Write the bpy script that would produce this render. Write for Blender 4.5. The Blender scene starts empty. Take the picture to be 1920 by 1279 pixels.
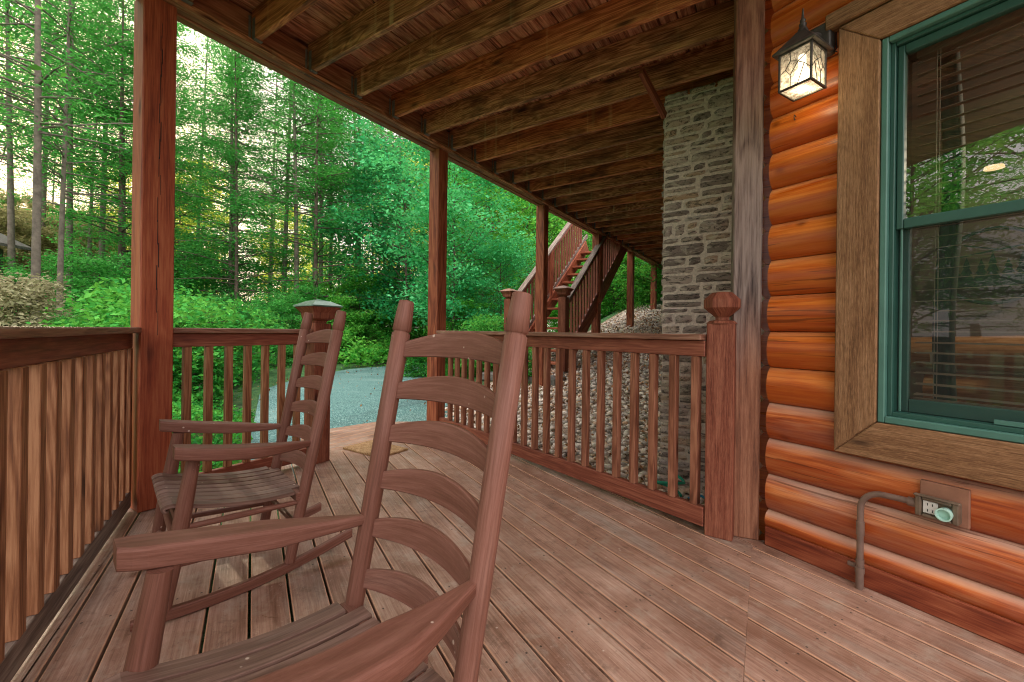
import bpy, math, random
import numpy as np
from mathutils import Vector, Matrix
rng = np.random.default_rng(7); random.seed(7)
SC = bpy.context.scene; COL = SC.collection

# ------------------------------------------------------------------ helpers
def nrm(v):
    v = np.asarray(v, float); return v/np.linalg.norm(v)
UP = np.array([0, 0, 1.0])

class MB:
    """mesh collector: vertices, faces, per-loop uv (metres, first axis = grain)"""
    def __init__(s): s.v = []; s.f = []; s.uv = []; s.sm = []
    def add(s, verts, faces, uvs, smooth=False):
        b = len(s.v); s.v += [tuple(map(float, p)) for p in verts]
        for f, u in zip(faces, uvs):
            s.f.append(tuple(i+b for i in f)); s.uv += [tuple(map(float, t)) for t in u]; s.sm.append(smooth)
    def hexa(s, P, ax=0):
        """P: 8 corners idx = i+2j+4k ; ax = grain axis"""
        P = [np.asarray(p, float) for p in P]
        ou, ov = random.random()*50, random.random()*50
        L = [np.linalg.norm(P[1]-P[0]), np.linalg.norm(P[2]-P[0]), np.linalg.norm(P[4]-P[0])]
        F = [((0,2,3,1),2),((4,5,7,6),2),((0,1,5,4),1),((2,6,7,3),1),((0,4,6,2),0),((1,3,7,5),0)]
        fs, us = [], []
        for f, nax in F:
            o = [a for a in (0,1,2) if a != nax]
            if ax in o: g = ax; c = [a for a in o if a != ax][0]
            else: g, c = o
            uv = []
            for i in f:
                bit = [(i >> a) & 1 for a in (0,1,2)]
                gu = bit[g]*L[g]; cv = bit[c]*L[c]
                if nax == ax: gu *= 6.0   # end grain
                uv.append((ou+gu, ov+cv+nax*.37))
            fs.append(f); us.append(uv)
        s.add(P, fs, us)
    def box(s, c, X, Y, Z, dims, ax=0):
        c = np.asarray(c, float); X, Y, Z = nrm(X), nrm(Y), nrm(Z)
        a, b, d = [t/2 for t in dims]
        s.hexa([c+X*a*(2*i-1)+Y*b*(2*j-1)+Z*d*(2*k-1) for k in (0,1) for j in (0,1) for i in (0,1)], ax)
    def bar(s, p0, p1, w, h, up=UP):
        p0 = np.asarray(p0, float); p1 = np.asarray(p1, float)
        X = nrm(p1-p0); Y = nrm(np.cross(up, X)); Z = np.cross(X, Y)
        s.box((p0+p1)/2, X, Y, Z, (np.linalg.norm(p1-p0), w, h))
    def tube(s, pts, rad, n=14, cap=True, squash=None):
        pts = [np.asarray(p, float) for p in pts]; m = len(pts)
        if not hasattr(rad, '__len__'): rad = [rad]*m
        T = []
        for i in range(m):
            T.append(nrm(pts[min(i+1, m-1)]-pts[max(i-1, 0)]))
        ref = UP if abs(T[0][2]) < .9 else np.array([1.0, 0, 0])
        A = nrm(np.cross(T[0], ref)); vs = []; ou, ov = random.random()*50, random.random()*50
        ls = [0]
        for i in range(m):
            if i: ls.append(ls[-1]+np.linalg.norm(pts[i]-pts[i-1]))
            A = nrm(A-T[i]*np.dot(A, T[i])); B = np.cross(T[i], A)
            for k in range(n):
                a = 2*math.pi*k/n; vs.append(pts[i]+(A*math.cos(a)+B*math.sin(a))*rad[i])
        fs, us = [], []
        R = max(rad)
        for i in range(m-1):
            for k in range(n):
                k2 = (k+1) % n
                fs.append((i*n+k, i*n+k2, (i+1)*n+k2, (i+1)*n+k))
                c0, c1 = k/n*6.28*R, (k+1)/n*6.28*R
                us.append(((ou+ls[i], ov+c0), (ou+ls[i], ov+c1), (ou+ls[i+1], ov+c1), (ou+ls[i+1], ov+c0)))
        s.add(vs, fs, us, True)
        if cap:
            for i, rev in ((0, True), (m-1, False)):
                idx = [i*n+k for k in range(n)]
                vv = [vs[j] for j in idx]
                if rev: vv = vv[::-1]
                s.add(vv, [tuple(range(n))], [[(ou+.1*math.cos(6.28*k/n)*R, ov+math.sin(6.28*k/n)*R) for k in range(n)]])
    def sweep(s, secs, ax_len=None, smooth=True, cap=True):
        """secs: list of closed section loops (same count)"""
        m = len(secs); n = len(secs[0]); ou, ov = random.random()*50, random.random()*50
        vs = [p for sec in secs for p in sec]
        per = [0]
        for k in range(n): per.append(per[-1]+np.linalg.norm(np.asarray(secs[0][(k+1) % n])-np.asarray(secs[0][k])))
        ls = [0]
        for i in range(1, m): ls.append(ls[-1]+np.linalg.norm(np.mean(secs[i], 0)-np.mean(secs[i-1], 0)))
        fs, us = [], []
        for i in range(m-1):
            for k in range(n):
                k2 = (k+1) % n
                fs.append((i*n+k, i*n+k2, (i+1)*n+k2, (i+1)*n+k))
                us.append(((ou+ls[i], ov+per[k]), (ou+ls[i], ov+per[k+1]), (ou+ls[i+1], ov+per[k+1]), (ou+ls[i+1], ov+per[k])))
        s.add(vs, fs, us, smooth)
        if cap:
            for i, rev in ((0, True), (m-1, False)):
                sec = [np.asarray(p, float) for p in secs[i]]
                if rev: sec = sec[::-1]
                c = sec[0]; 
                s.add(sec, [tuple(range(n))], [[(ou+np.linalg.norm(p-c)*.2, ov+(p[2]-c[2])) for p in sec]])
    def build(s, name, mat, parent=None, bevel=0, seg=1, kind=None):
        me = bpy.data.meshes.new(name); me.from_pydata(s.v, [], s.f)
        ul = me.uv_layers.new(name='UVMap'); ul.data.foreach_set('uv', np.array(s.uv, dtype=np.float32).ravel())
        me.polygons.foreach_set('use_smooth', s.sm)
        me.materials.append(mat); me.update()
        o = bpy.data.objects.new(name, me); COL.objects.link(o)
        if parent is not None: o.parent = parent
        if bevel:
            b = o.modifiers.new('b', 'BEVEL'); b.width = bevel; b.segments = seg; b.limit_method = 'ANGLE'; b.angle_limit = math.radians(40)
        if kind: o['kind'] = kind
        return o

def tag(o, label=None, cat=None, group=None, kind=None):
    if label: o['label'] = label
    if cat: o['category'] = cat
    if group: o['group'] = group
    if kind: o['kind'] = kind
    return o
def empty(name, loc=(0,0,0), rz=0, label=None, cat=None, group=None):
    o = bpy.data.objects.new(name, None); COL.objects.link(o)
    o.location = loc; o.rotation_euler = (0, 0, rz); o.empty_display_size = .1
    return tag(o, label, cat, group)
def copy_tree(o, parent=None):
    c = o.copy(); COL.objects.link(c)
    if parent is not None: c.parent = parent
    for ch in list(o.children): copy_tree(ch, c)
    return c

# ------------------------------------------------------------------ materials
def mat(name):
    m = bpy.data.materials.new(name); m.use_nodes = True
    nt = m.node_tree; nt.nodes.clear()
    out = nt.nodes.new('ShaderNodeOutputMaterial'); bs = nt.nodes.new('ShaderNodeBsdfPrincipled')
    nt.links.new(bs.outputs[0], out.inputs[0])
    return m, nt, bs, out
def N(nt, t, **kw):
    n = nt.nodes.new('ShaderNode'+t)
    for k, v in kw.items():
        if k == 'inp':
            for a, b in v.items(): n.inputs[a].default_value = b
        else: setattr(n, k, v)
    return n
def ramp(nt, fac, stops, interp='LINEAR'):
    r = nt.nodes.new('ShaderNodeValToRGB'); e = r.color_ramp.elements; r.color_ramp.interpolation = interp
    while len(e) > 1: e.remove(e[-1])
    e[0].position = stops[0][0]; e[0].color = (*stops[0][1], 1)
    for p, c in stops[1:]:
        q = e.new(p); q.color = (*c, 1)
    nt.links.new(fac, r.inputs[0]); return r.outputs[0]
def mixc(nt, a, b, fac, mode='MIX'):
    m = nt.nodes.new('ShaderNodeMix'); m.data_type = 'RGBA'; m.blend_type = mode
    for sock, val in ((m.inputs[0], fac), (m.inputs[6], a), (m.inputs[7], b)):
        if hasattr(val, 'links') or isinstance(val, bpy.types.NodeSocket): nt.links.new(val, sock)
        elif isinstance(val, (tuple, list)): sock.default_value = (*val, 1)
        else: sock.default_value = val
    return m.outputs[2]
def mathn(nt, op, a, b=None, clamp=False):
    m = nt.nodes.new('ShaderNodeMath'); m.operation = op; m.use_clamp = clamp
    for i, v in enumerate((a, b)):
        if v is None: continue
        if isinstance(v, bpy.types.NodeSocket): nt.links.new(v, m.inputs[i])
        else: m.inputs[i].default_value = v
    return m.outputs[0]
def mapping(nt, src, sc, loc=(0,0,0)):
    m = nt.nodes.new('ShaderNodeMapping'); m.inputs['Scale'].default_value = sc; m.inputs['Location'].default_value = loc
    nt.links.new(src, m.inputs[0]); return m.outputs[0]
def noise(nt, vec, scale, detail=4, rough=.55, dist=0):
    n = N(nt, 'TexNoise', inp={'Scale': scale, 'Detail': detail, 'Roughness': rough, 'Distortion': dist})
    nt.links.new(vec, n.inputs['Vector']); return n.outputs[0]

def wood(name, dark, mid, light, rough=.6, weather=None, wamt=0, worldstain=None, grain=1.0, knots=True, bump=.25, spec=.35, drips=False, specks=False, rings=9.0, ringw=.13, rough_sawn=0, midgrey=False, scuff_edge_light=False, face_shade=None, kscale=(2.0, 6.5, 1)):
    m, nt, bs, out = mat(name)
    uv = N(nt, 'UVMap', uv_map='UVMap').outputs[0]
    geo = N(nt, 'NewGeometry')
    tc = N(nt, 'TexCoord').outputs['Object']
    # growth-ring figure: stretched noise bands
    low = noise(nt, mapping(nt, uv, (.9, 7, 1)), 1.0, 3, .5, .6)
    rg = mathn(nt, 'SINE', mathn(nt, 'MULTIPLY', low, rings*6.28))
    rg = mathn(nt, 'MULTIPLY_ADD', rg, .5); rg.node.inputs[2].default_value = .5
    fine = noise(nt, mapping(nt, uv, (4.5*grain, 120*grain, 1)), 1.0, 5, .72, .25)
    med = noise(nt, mapping(nt, uv, (1.2, 22, 1)), 1.0, 4, .6, .3)
    big = noise(nt, mapping(nt, uv, (.8, 2.2, 1)), 1.0, 3, .5)
    f = mathn(nt, 'ADD', mathn(nt, 'MULTIPLY', rg, ringw), mathn(nt, 'MULTIPLY', fine, .62))
    f = mathn(nt, 'ADD', f, mathn(nt, 'MULTIPLY', med, .34)); f = mathn(nt, 'ADD', f, (.26-ringw)*.5-.14)
    f = mathn(nt, 'ADD', f, mathn(nt, 'MULTIPLY', big, .20))
    c = ramp(nt, f, [(.40, dark), (.55, mid), (.70, light)])
    if rough_sawn:
        rs_ = noise(nt, mapping(nt, uv, (26, 210, 1)), 1.0, 4, .75)
        c = mixc(nt, c, tuple(x*.35 for x in dark), mathn(nt, 'MULTIPLY', ramp(nt, rs_, [(.36,(1,1,1)),(.50,(0,0,0))]), rough_sawn))
        c = mixc(nt, c, tuple(min(1, x*1.6) for x in light), mathn(nt, 'MULTIPLY', ramp(nt, rs_, [(.54,(0,0,0)),(.66,(1,1,1))]), rough_sawn*.7))
    if knots:
        vo = N(nt, 'TexVoronoi', feature='F1', inp={'Scale': 1.0, 'Randomness': 1.0})
        nt.links.new(mapping(nt, uv, kscale), vo.inputs['Vector'])
        kf = ramp(nt, vo.outputs['Distance'], [(.05, (1,1,1)), (.11, (.35,.35,.35)), (.16, (0,0,0))])
        c = mixc(nt, c, tuple(x*.35 for x in dark), mathn(nt, 'MULTIPLY', kf, .8))
    if weather:
        wn = noise(nt, mapping(nt, uv, (1.1, 5, 1)), 1.0, 6, .65)
        wf = ramp(nt, wn, [(.62-wamt*.4, (0,0,0)), (.80-wamt*.35, (1,1,1))])
        c = mixc(nt, c, mixc(nt, weather, tuple(x*.45 for x in weather), ramp(nt, fine, [(.35,(1,1,1)),(.6,(0,0,0))])), mathn(nt, 'MULTIPLY', wf, .85))
    if worldstain:
        st = noise(nt, mapping(nt, geo.outputs['Position'], (1, 1, 1)), 2.3, 7, .68)
        c = mixc(nt, c, worldstain, mathn(nt, 'MULTIPLY', ramp(nt, st, [(.42,(0,0,0)),(.68,(1,1,1))]), .65))
    if drips:
        dn = noise(nt, mapping(nt, uv, (14, .6, 1)), 1.0, 3, .5)
        c = mixc(nt, c, tuple(min(1, x*2.0) for x in light), mathn(nt, 'MULTIPLY', ramp(nt, dn, [(.62,(0,0,0)),(.76,(1,1,1))]), .35))
        c = mixc(nt, c, (.012,.007,.005), mathn(nt, 'MULTIPLY', ramp(nt, noise(nt, mapping(nt, uv, (2.2, 5, 1)), 1.0, 4, .6), [(.52,(0,0,0)),(.68,(1,1,1))]), .7))
    if specks:
        vo = N(nt, 'TexVoronoi', feature='F1', inp={'Scale': 26.0, 'Randomness': 1.0})
        nt.links.new(geo.outputs['Position'], vo.inputs['Vector'])
        sel = noise(nt, geo.outputs['Position'], 7.0, 2, .5)
        d = mathn(nt, 'ADD', vo.outputs['Distance'], mathn(nt, 'MULTIPLY', mathn(nt, 'SUBTRACT', .62, sel), 1.2, True))
        c = mixc(nt, c, (.72,.62,.52), mathn(nt, 'MULTIPLY', ramp(nt, d, [(.07,(1,1,1)),(.12,(0,0,0))]), .7))
    nt.links.new(c, bs.inputs['Base Color'])
    rr = mathn(nt, 'ADD', mathn(nt, 'MULTIPLY', med, .25), rough-.12)
    nt.links.new(rr, bs.inputs['Roughness']); bs.inputs['Specular IOR Level'].default_value = spec
    if scuff_edge_light:
        P = geo.outputs['Position']
        a = noise(nt, P, 1.6, 5, .7, .5); b2 = noise(nt, P, 6.5, 6, .75, .3); d2 = noise(nt, P, 34, 4, .8)
        c = mixc(nt, c, (.13,.052,.026), mathn(nt, 'MULTIPLY', ramp(nt, a, [(.46,(0,0,0)),(.64,(1,1,1))]), .50))
        c = mixc(nt, c, (.44,.38,.30), mathn(nt, 'MULTIPLY', ramp(nt, b2, [(.53,(0,0,0)),(.68,(1,1,1))]), .55))
        c = mixc(nt, c, (.075,.04,.025), mathn(nt, 'MULTIPLY', ramp(nt, b2, [(.30,(1,1,1)),(.44,(0,0,0))]), .6))
        c = mixc(nt, c, (.62,.50,.40), mathn(nt, 'MULTIPLY', ramp(nt, d2, [(.62,(0,0,0)),(.72,(1,1,1))]), .45))
        c = mixc(nt, c, (.10,.05,.03), mathn(nt, 'MULTIPLY', ramp(nt, d2, [(.30,(1,1,1)),(.40,(0,0,0))]), .55))
        sv = N(nt, 'SeparateXYZ'); nt.links.new(uv, sv.inputs[0])
        fr_ = mathn(nt, 'FRACT', mathn(nt, 'DIVIDE', sv.outputs[1], .1195)); ed = mathn(nt, 'ABSOLUTE', mathn(nt, 'SUBTRACT', fr_, .5))
        c = mixc(nt, c, (.60,.34,.21), ramp(nt, ed, [(.425,(0,0,0)),(.44,(.75,.75,.75)),(.47,(.85,.85,.85))]))  # edge highlight painted into the colour along each board edge
        fu = mathn(nt, 'MULTIPLY', mathn(nt, 'SUBTRACT', mathn(nt, 'FRACT', mathn(nt, 'DIVIDE', sv.outputs[0], .41)), .5), .41)
        fv = mathn(nt, 'SUBTRACT', mathn(nt, 'MULTIPLY', ed, .1195), .034)
        rr_ = mathn(nt, 'SQRT', mathn(nt, 'ADD', mathn(nt, 'MULTIPLY', fu, fu), mathn(nt, 'MULTIPLY', fv, fv)))
        c = mixc(nt, c, (.03,.018,.012), mathn(nt, 'MULTIPLY', ramp(nt, mathn(nt, 'MULTIPLY', rr_, 100.0), [(.30,(1,1,1)),(.42,(0,0,0))]), .85))
        nt.links.new(c, bs.inputs['Base Color'])
    if face_shade:  # painted highlight and shade: upward faces paler, downward faces deeper red; plus cracks
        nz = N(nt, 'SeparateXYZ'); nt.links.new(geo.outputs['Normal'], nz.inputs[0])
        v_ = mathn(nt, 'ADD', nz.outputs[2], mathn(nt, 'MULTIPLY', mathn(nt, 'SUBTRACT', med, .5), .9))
        c = mixc(nt, c, face_shade[0], ramp(nt, v_, [(.30,(0,0,0)),(.85,(face_shade[2],)*3)]))
        c = mixc(nt, c, face_shade[1], ramp(nt, v_, [(-.0,(.6,)*3),(.02,(.6,)*3),(.28,(0,0,0))]))
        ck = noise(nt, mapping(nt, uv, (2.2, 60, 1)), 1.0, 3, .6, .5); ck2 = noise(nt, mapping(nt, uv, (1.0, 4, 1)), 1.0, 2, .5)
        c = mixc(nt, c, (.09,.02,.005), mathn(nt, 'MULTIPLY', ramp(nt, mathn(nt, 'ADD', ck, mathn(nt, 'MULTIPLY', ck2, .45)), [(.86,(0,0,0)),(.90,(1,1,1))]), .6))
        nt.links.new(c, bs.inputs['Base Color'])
    if midgrey:
        zz = N(nt, 'SeparateXYZ'); nt.links.new(geo.outputs['Position'], zz.inputs[0])
        gf = ramp(nt, mathn(nt, 'ADD', mathn(nt, 'MULTIPLY', zz.outputs[2], .36), mathn(nt, 'MULTIPLY', low, .2)), [(.35, (0,0,0)), (.5, (.8,.8,.8)), (.74, (.7,.7,.7)), (.9, (0,0,0))])
        c = mixc(nt, c, ramp(nt, f, [(.42, (.02,.018,.018)), (.52, (.125,.108,.098)), (.66, (.25,.222,.20))]), gf); nt.links.new(c, bs.inputs['Base Color'])
    bp = N(nt, 'Bump', inp={'Strength': bump, 'Distance': .004}); nt.links.new(f, bp.inputs['Height'])
    nt.links.new(bp.outputs[0], bs.inputs['Normal'])
    return m

def plain(name, col, rough=.5, metal=0, var=.25, scale=12, bump=.1, spec=.4):
    m, nt, bs, out = mat(name)
    tc = N(nt, 'TexCoord').outputs['Object']
    n = noise(nt, tc, scale, 6, .65)
    c = ramp(nt, n, [(.3, tuple(x*(1-var) for x in col)), (.7, tuple(min(1, x*(1+var)) for x in col))])
    nt.links.new(c, bs.inputs['Base Color']); bs.inputs['Roughness'].default_value = rough
    bs.inputs['Metallic'].default_value = metal; bs.inputs['Specular IOR Level'].default_value = spec
    if bump:
        bp = N(nt, 'Bump', inp={'Strength': bump, 'Distance': .003}); nt.links.new(n, bp.inputs['Height']); nt.links.new(bp.outputs[0], bs.inputs['Normal'])
    return m

M = {}
M['deck'] = wood('deck_wood', (.19,.10,.066), (.39,.232,.165), (.56,.39,.295), rough=.46, weather=(.46,.42,.36), wamt=.25, worldstain=(.17,.072,.036), bump=.45, specks=True, knots=False, rings=4, ringw=.06, spec=.35, scuff_edge_light=True)
M['post'] = wood('post_wood', (.10,.022,.010), (.25,.062,.026), (.40,.135,.06), rough=.6, bump=.5)
M['post_front'] = wood('front_post_wood', (.13,.024,.010), (.30,.066,.026), (.42,.13,.055), rough=.55, bump=.4, ringw=.07)
M['rail'] = wood('rail_wood', (.09,.022,.013), (.20,.055,.030), (.32,.115,.065), rough=.55, bump=.3, ringw=.07)
M['rail_cap'] = wood('rail_cap_wood', (.11,.045,.028), (.22,.10,.062), (.34,.19,.125), rough=.5, weather=(.34,.28,.22), wamt=.2, bump=.3)
M['picket'] = wood('picket_wood', (.11,.038,.016), (.255,.105,.045), (.42,.21,.105), rough=.62, bump=.4, knots=True)
M['picket_red'] = wood('picket_red_wood', (.10,.032,.016), (.22,.080,.042), (.35,.155,.088), rough=.6, bump=.3)
M['weathered'] = wood('weathered_wood', (.07,.05,.04), (.17,.125,.098), (.29,.235,.19), rough=.7, bump=.6, weather=(.28,.25,.21), wamt=.3)
M['corner'] = wood('corner_post_wood', (.09,.03,.014), (.21,.083,.042), (.31,.145,.08), rough=.65, bump=.7, rough_sawn=.2, midgrey=True)
M['newel'] = wood('newel_wood', (.07,.018,.010), (.185,.055,.030), (.30,.115,.066), rough=.6, bump=.6, grain=1.3, ringw=.05, rough_sawn=.3, spec=.2)
M['joist'] = wood('joist_wood', (.07,.022,.010), (.37,.145,.066), (.78,.39,.205), rough=.6, bump=.6, drips=True, rings=16, ringw=.11)
M['joist_red'] = wood('joist_red_wood', (.10,.022,.008), (.47,.135,.05), (.82,.33,.14), rough=.6, bump=.6, drips=True, rings=14, ringw=.10)
M['beam'] = wood('beam_wood', (.12,.042,.022), (.27,.11,.056), (.42,.20,.11), rough=.6, bump=.5)
M['ceil'] = wood('upper_board_wood', (.12,.032,.018), (.55,.21,.12), (.86,.46,.29), rough=.65, bump=.5, worldstain=(.03,.014,.01))
M['log'] = wood('log_wood', (.38,.055,.006), (.60,.135,.014), (.76,.24,.04), rough=.30, weather=(.60,.36,.22), wamt=-.05, bump=.3, spec=.45, grain=.6, rings=6, ringw=.10, face_shade=((.72,.34,.15), (.30,.05,.008), .45), kscale=(5.0, 8.0, 1))
M['log_low'] = wood('lower_log_wood', (.27,.045,.008), (.52,.12,.022), (.66,.24,.075), rough=.38, weather=(.50,.34,.26), wamt=.28, bump=.45, spec=.4, grain=.7, rings=9, ringw=.13, face_shade=((.58,.40,.30), (.24,.035,.008), .75), kscale=(4.5, 8.0, 1))
M['trim'] = wood('trim_wood', (.12,.052,.020), (.235,.12,.052), (.35,.20,.10), rough=.8, bump=1.0, grain=1.2, rings=4, ringw=.07, rough_sawn=.5)
M['base'] = wood('baseboard_wood', (.10,.018,.008), (.21,.045,.018), (.33,.10,.045), rough=.5, weather=(.15,.11,.10), wamt=.05, bump=.4)
M['chair'] = wood('chair_paint_wood', (.115,.046,.030), (.178,.077,.052), (.25,.118,.086), rough=.5, bump=.45, knots=False, grain=1.5, rings=3, ringw=.02, specks=True, spec=.25, weather=(.30,.17,.13), wamt=.15)
M['chair_seat'] = wood('chair_seat_wood', (.09,.05,.036), (.165,.095,.07), (.26,.165,.128), rough=.5, bump=.3, knots=False, specks=True, weather=(.28,.235,.20), wamt=.2, ringw=.06)
M['galv'] = plain('galvanised_steel', (.20,.195,.18), .6, .4, .3, 40)
M['green_cap'] = plain('green_cap_metal', (.14,.24,.19), .3, .3, .2, 20)
M['green'] = plain('window_green_paint', (.028,.095,.072), .35, 0, .12, 9, .03, .5)
M['green_light'] = plain('window_green_track', (.075,.195,.155), .35, 0, .12, 9, .03, .5)
M['bronze'] = plain('lantern_metal', (.085,.08,.07), .5, .5, .4, 30, .15)
M['lead'] = plain('lantern_came', (.10,.10,.085), .5, .4, .3, 60)
M['conduit'] = plain('conduit_paint', (.16,.105,.08), .45, 0, .2, 25)
M['outlet_box'] = plain('outlet_box_metal', (.15,.11,.075), .42, .2, .3, 25)
M['plate'] = plain('outlet_backing', (.27,.13,.08), .45, 0, .25, 10)
M['white'] = plain('white_plastic', (.72,.72,.66), .4, 0, .08, 10, 0)
M['cap'] = plain('pale_green_plastic', (.42,.68,.58), .35, 0, .08, 10, 0)
M['black'] = plain('dark_slot', (.01,.01,.01), .6, 0, 0, 10, 0)
M['blind'] = plain('blind_vinyl', (.30,.26,.20), .5, 0, .05, 5, 0)
M['room'] = plain('room_wall_paint', (.17,.145,.12), .8, 0, .15, 2, 0)
M['roomdark'] = plain('room_dark', (.10,.085,.07), .8, 0, .15, 2, 0)
M['art'] = plain('wall_art_metal', (.02,.06,.05), .6, 0, .1, 5, 0)
M['hose'] = plain('garden_hose_rubber', (.03,.42,.26), .4, 0, .2, 10)
M['hose_blue'] = plain('blue_hose_rubber', (.03,.22,.34), .4, 0, .2, 10)
M['shingle'] = plain('roof_shingle', (.14,.135,.12), .85, 0, .4, 20, .5)
M['roof_edge'] = plain('roof_edge_metal', (.65,.62,.52), .5, 0, .1, 5, 0)
M['siding'] = plain('cabin_siding', (.10,.085,.07), .8, 0, .3, 6)
M['furniture'] = wood('furniture_log_wood', (.30,.13,.05), (.50,.26,.11), (.62,.36,.18), rough=.4)

def mat_mat():
    m, nt, bs, out = mat('coir_mat'); p = N(nt, 'NewGeometry').outputs['Position']
    a = noise(nt, p, 160, 3, .7); b = noise(nt, p, 18, 4, .7)
    c = ramp(nt, mathn(nt, 'ADD', mathn(nt, 'MULTIPLY', a, .6), mathn(nt, 'MULTIPLY', b, .4)), [(.38, (.16,.08,.03)), (.5, (.42,.25,.11)), (.62, (.62,.42,.22))])
    nt.links.new(c, bs.inputs['Base Color']); bs.inputs['Roughness'].default_value = .95
    bp = N(nt, 'Bump', inp={'Strength': 1, 'Distance': .01}); nt.links.new(a, bp.inputs['Height']); nt.links.new(bp.outputs[0], bs.inputs['Normal'])
    return m
M['coir'] = mat_mat()

def mat_drive():
    m, nt, bs, out = mat('driveway_gravel_asphalt'); p = N(nt, 'NewGeometry').outputs['Position']
    a = noise(nt, p, 55, 4, .8); b = noise(nt, mapping(nt, p, (.5, 1.6, 1)), .9, 5, .65)
    v = N(nt, 'TexVoronoi', inp={'Scale': 60.0}); nt.links.new(p, v.inputs['Vector'])
    c = ramp(nt, a, [(.35, (.03,.085,.08)), (.5, (.095,.21,.195)), (.66, (.30,.46,.42))])
    c = mixc(nt, c, (.24,.36,.32), mathn(nt, 'MULTIPLY', ramp(nt, b, [(.54,(0,0,0)),(.7,(1,1,1))]), .5))
    c = mixc(nt, c, (.05,.08,.08), mathn(nt, 'MULTIPLY', ramp(nt, b, [(.34,(1,1,1)),(.46,(0,0,0))]), .5))
    nt.links.new(c, bs.inputs['Base Color']); bs.inputs['Roughness'].default_value = .8; bs.inputs['Specular IOR Level'].default_value = .1
    bp = N(nt, 'Bump', inp={'Strength': .8, 'Distance': .015}); nt.links.new(v.outputs['Distance'], bp.inputs['Height']); nt.links.new(bp.outputs[0], bs.inputs['Normal'])
    return m
M['drive'] = mat_drive()

def mat_ground():
    m, nt, bs, out = mat('forest_floor'); p = N(nt, 'NewGeometry').outputs['Position']
    a = noise(nt, p, 6, 8, .75); b = noise(nt, p, .35, 4, .6); fz = noise(nt, p, 40, 3, .7)
    c = ramp(nt, a, [(.32, (.03,.035,.015)), (.48, (.05,.11,.03)), (.62, (.16,.12,.06))])
    g = ramp(nt, a, [(.32, (.02,.06,.02)), (.5, (.05,.17,.05)), (.68, (.14,.26,.07))])
    c = mixc(nt, c, g, ramp(nt, b, [(.38,(0,0,0)),(.55,(1,1,1))]))
    nt.links.new(c, bs.inputs['Base Color']); bs.inputs['Roughness'].default_value = .95
    bp = N(nt, 'Bump', inp={'Strength': 1, 'Distance': .05}); nt.links.new(fz, bp.inputs['Height']); nt.links.new(bp.outputs[0], bs.inputs['Normal'])
    return m
M['ground'] = mat_ground()

def mat_pebble():
    m, nt, bs, out = mat('river_pebbles')
    at = N(nt, 'Attribute', attribute_name='rnd'); p = N(nt, 'NewGeometry').outputs['Position']
    c = ramp(nt, at.outputs['Fac'], [(0, (.26,.24,.21)), (.25, (.50,.45,.39)), (.5, (.70,.62,.52)), (.7, (.82,.75,.64)), (.84, (.64,.42,.25)), (1, (.90,.86,.77))])
    n = noise(nt, p, 30, 5, .7)
    c = mixc(nt, c, (.26,.21,.16), mathn(nt, 'MULTIPLY', ramp(nt, n, [(.5,(0,0,0)),(.72,(1,1,1))]), .45))
    nt.links.new(c, bs.inputs['Base Color']); bs.inputs['Roughness'].default_value = .7
    return m
M['pebble'] = mat_pebble()

def mat_stone():
    m, nt, bs, out = mat('chimney_stone')
    at = N(nt, 'Attribute', attribute_name='rnd'); p = N(nt, 'NewGeometry').outputs['Position']
    base = ramp(nt, at.outputs['Fac'], [(0, (.24,.195,.17)), (.3, (.38,.315,.27)), (.6, (.54,.455,.39)), (.8, (.58,.42,.28)), (1, (.54,.475,.435))])
    n = noise(nt, mapping(nt, p, (1, 1, 2.4)), 16, 8, .75, 1.2); n2 = noise(nt, mapping(nt, p, (1, 1, 3)), 5, 5, .6, 2.0)
    c = mixc(nt, base, (.04,.034,.027), mathn(nt, 'MULTIPLY', ramp(nt, n, [(.42,(1,1,1)),(.50,(0,0,0))]), .8))
    c = mixc(nt, c, (.74,.68,.56), mathn(nt, 'MULTIPLY', ramp(nt, n2, [(.54,(0,0,0)),(.62,(1,1,1))]), .55))
    nt.links.new(c, bs.inputs['Base Color']); bs.inputs['Roughness'].default_value = .8
    bp = N(nt, 'Bump', inp={'Strength': .9, 'Distance': .012}); nt.links.new(n, bp.inputs['Height']); nt.links.new(bp.outputs[0], bs.inputs['Normal'])
    return m
M['stone'] = mat_stone()
M['mortar'] = plain('chimney_mortar', (.70,.62,.53), .95, 0, .25, 60, .8)

def mat_leaf(name, dark, mid, light, trans=.4, tcol=None):
    m = bpy.data.materials.new(name); m.use_nodes = True; nt = m.node_tree; nt.nodes.clear()
    out = N(nt, 'OutputMaterial'); d = N(nt, 'BsdfPrincipled'); t = N(nt, 'BsdfTranslucent'); mx = N(nt, 'MixShader', inp={0: trans})
    at = N(nt, 'Attribute', attribute_name='rnd'); oi = N(nt, 'ObjectInfo'); g = N(nt, 'NewGeometry')
    n = noise(nt, g.outputs['Position'], .55, 3, .6)
    f = mathn(nt, 'ADD', mathn(nt, 'MULTIPLY', at.outputs['Fac'], .62), mathn(nt, 'MULTIPLY', n, .42))
    f = mathn(nt, 'ADD', f, mathn(nt, 'MULTIPLY', mathn(nt, 'SUBTRACT', oi.outputs['Random'], .5), .22))
    c = ramp(nt, f, [(.25, dark), (.52, mid), (.8, light)])
    nt.links.new(c, d.inputs['Base Color']); d.inputs['Roughness'].default_value = .55; d.inputs['Specular IOR Level'].default_value = .06
    tc = mixc(nt, c, tcol or light, .5); nt.links.new(tc, t.inputs[0])
    nt.links.new(d.outputs[0], mx.inputs[1]); nt.links.new(t.outputs[0], mx.inputs[2]); nt.links.new(mx.outputs[0], out.inputs[0])
    return m
M['leaf_pine'] = mat_leaf('pine_needles', (.005,.045,.010), (.036,.26,.052), (.18,.60,.15), .45, (.20,.75,.10))
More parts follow.
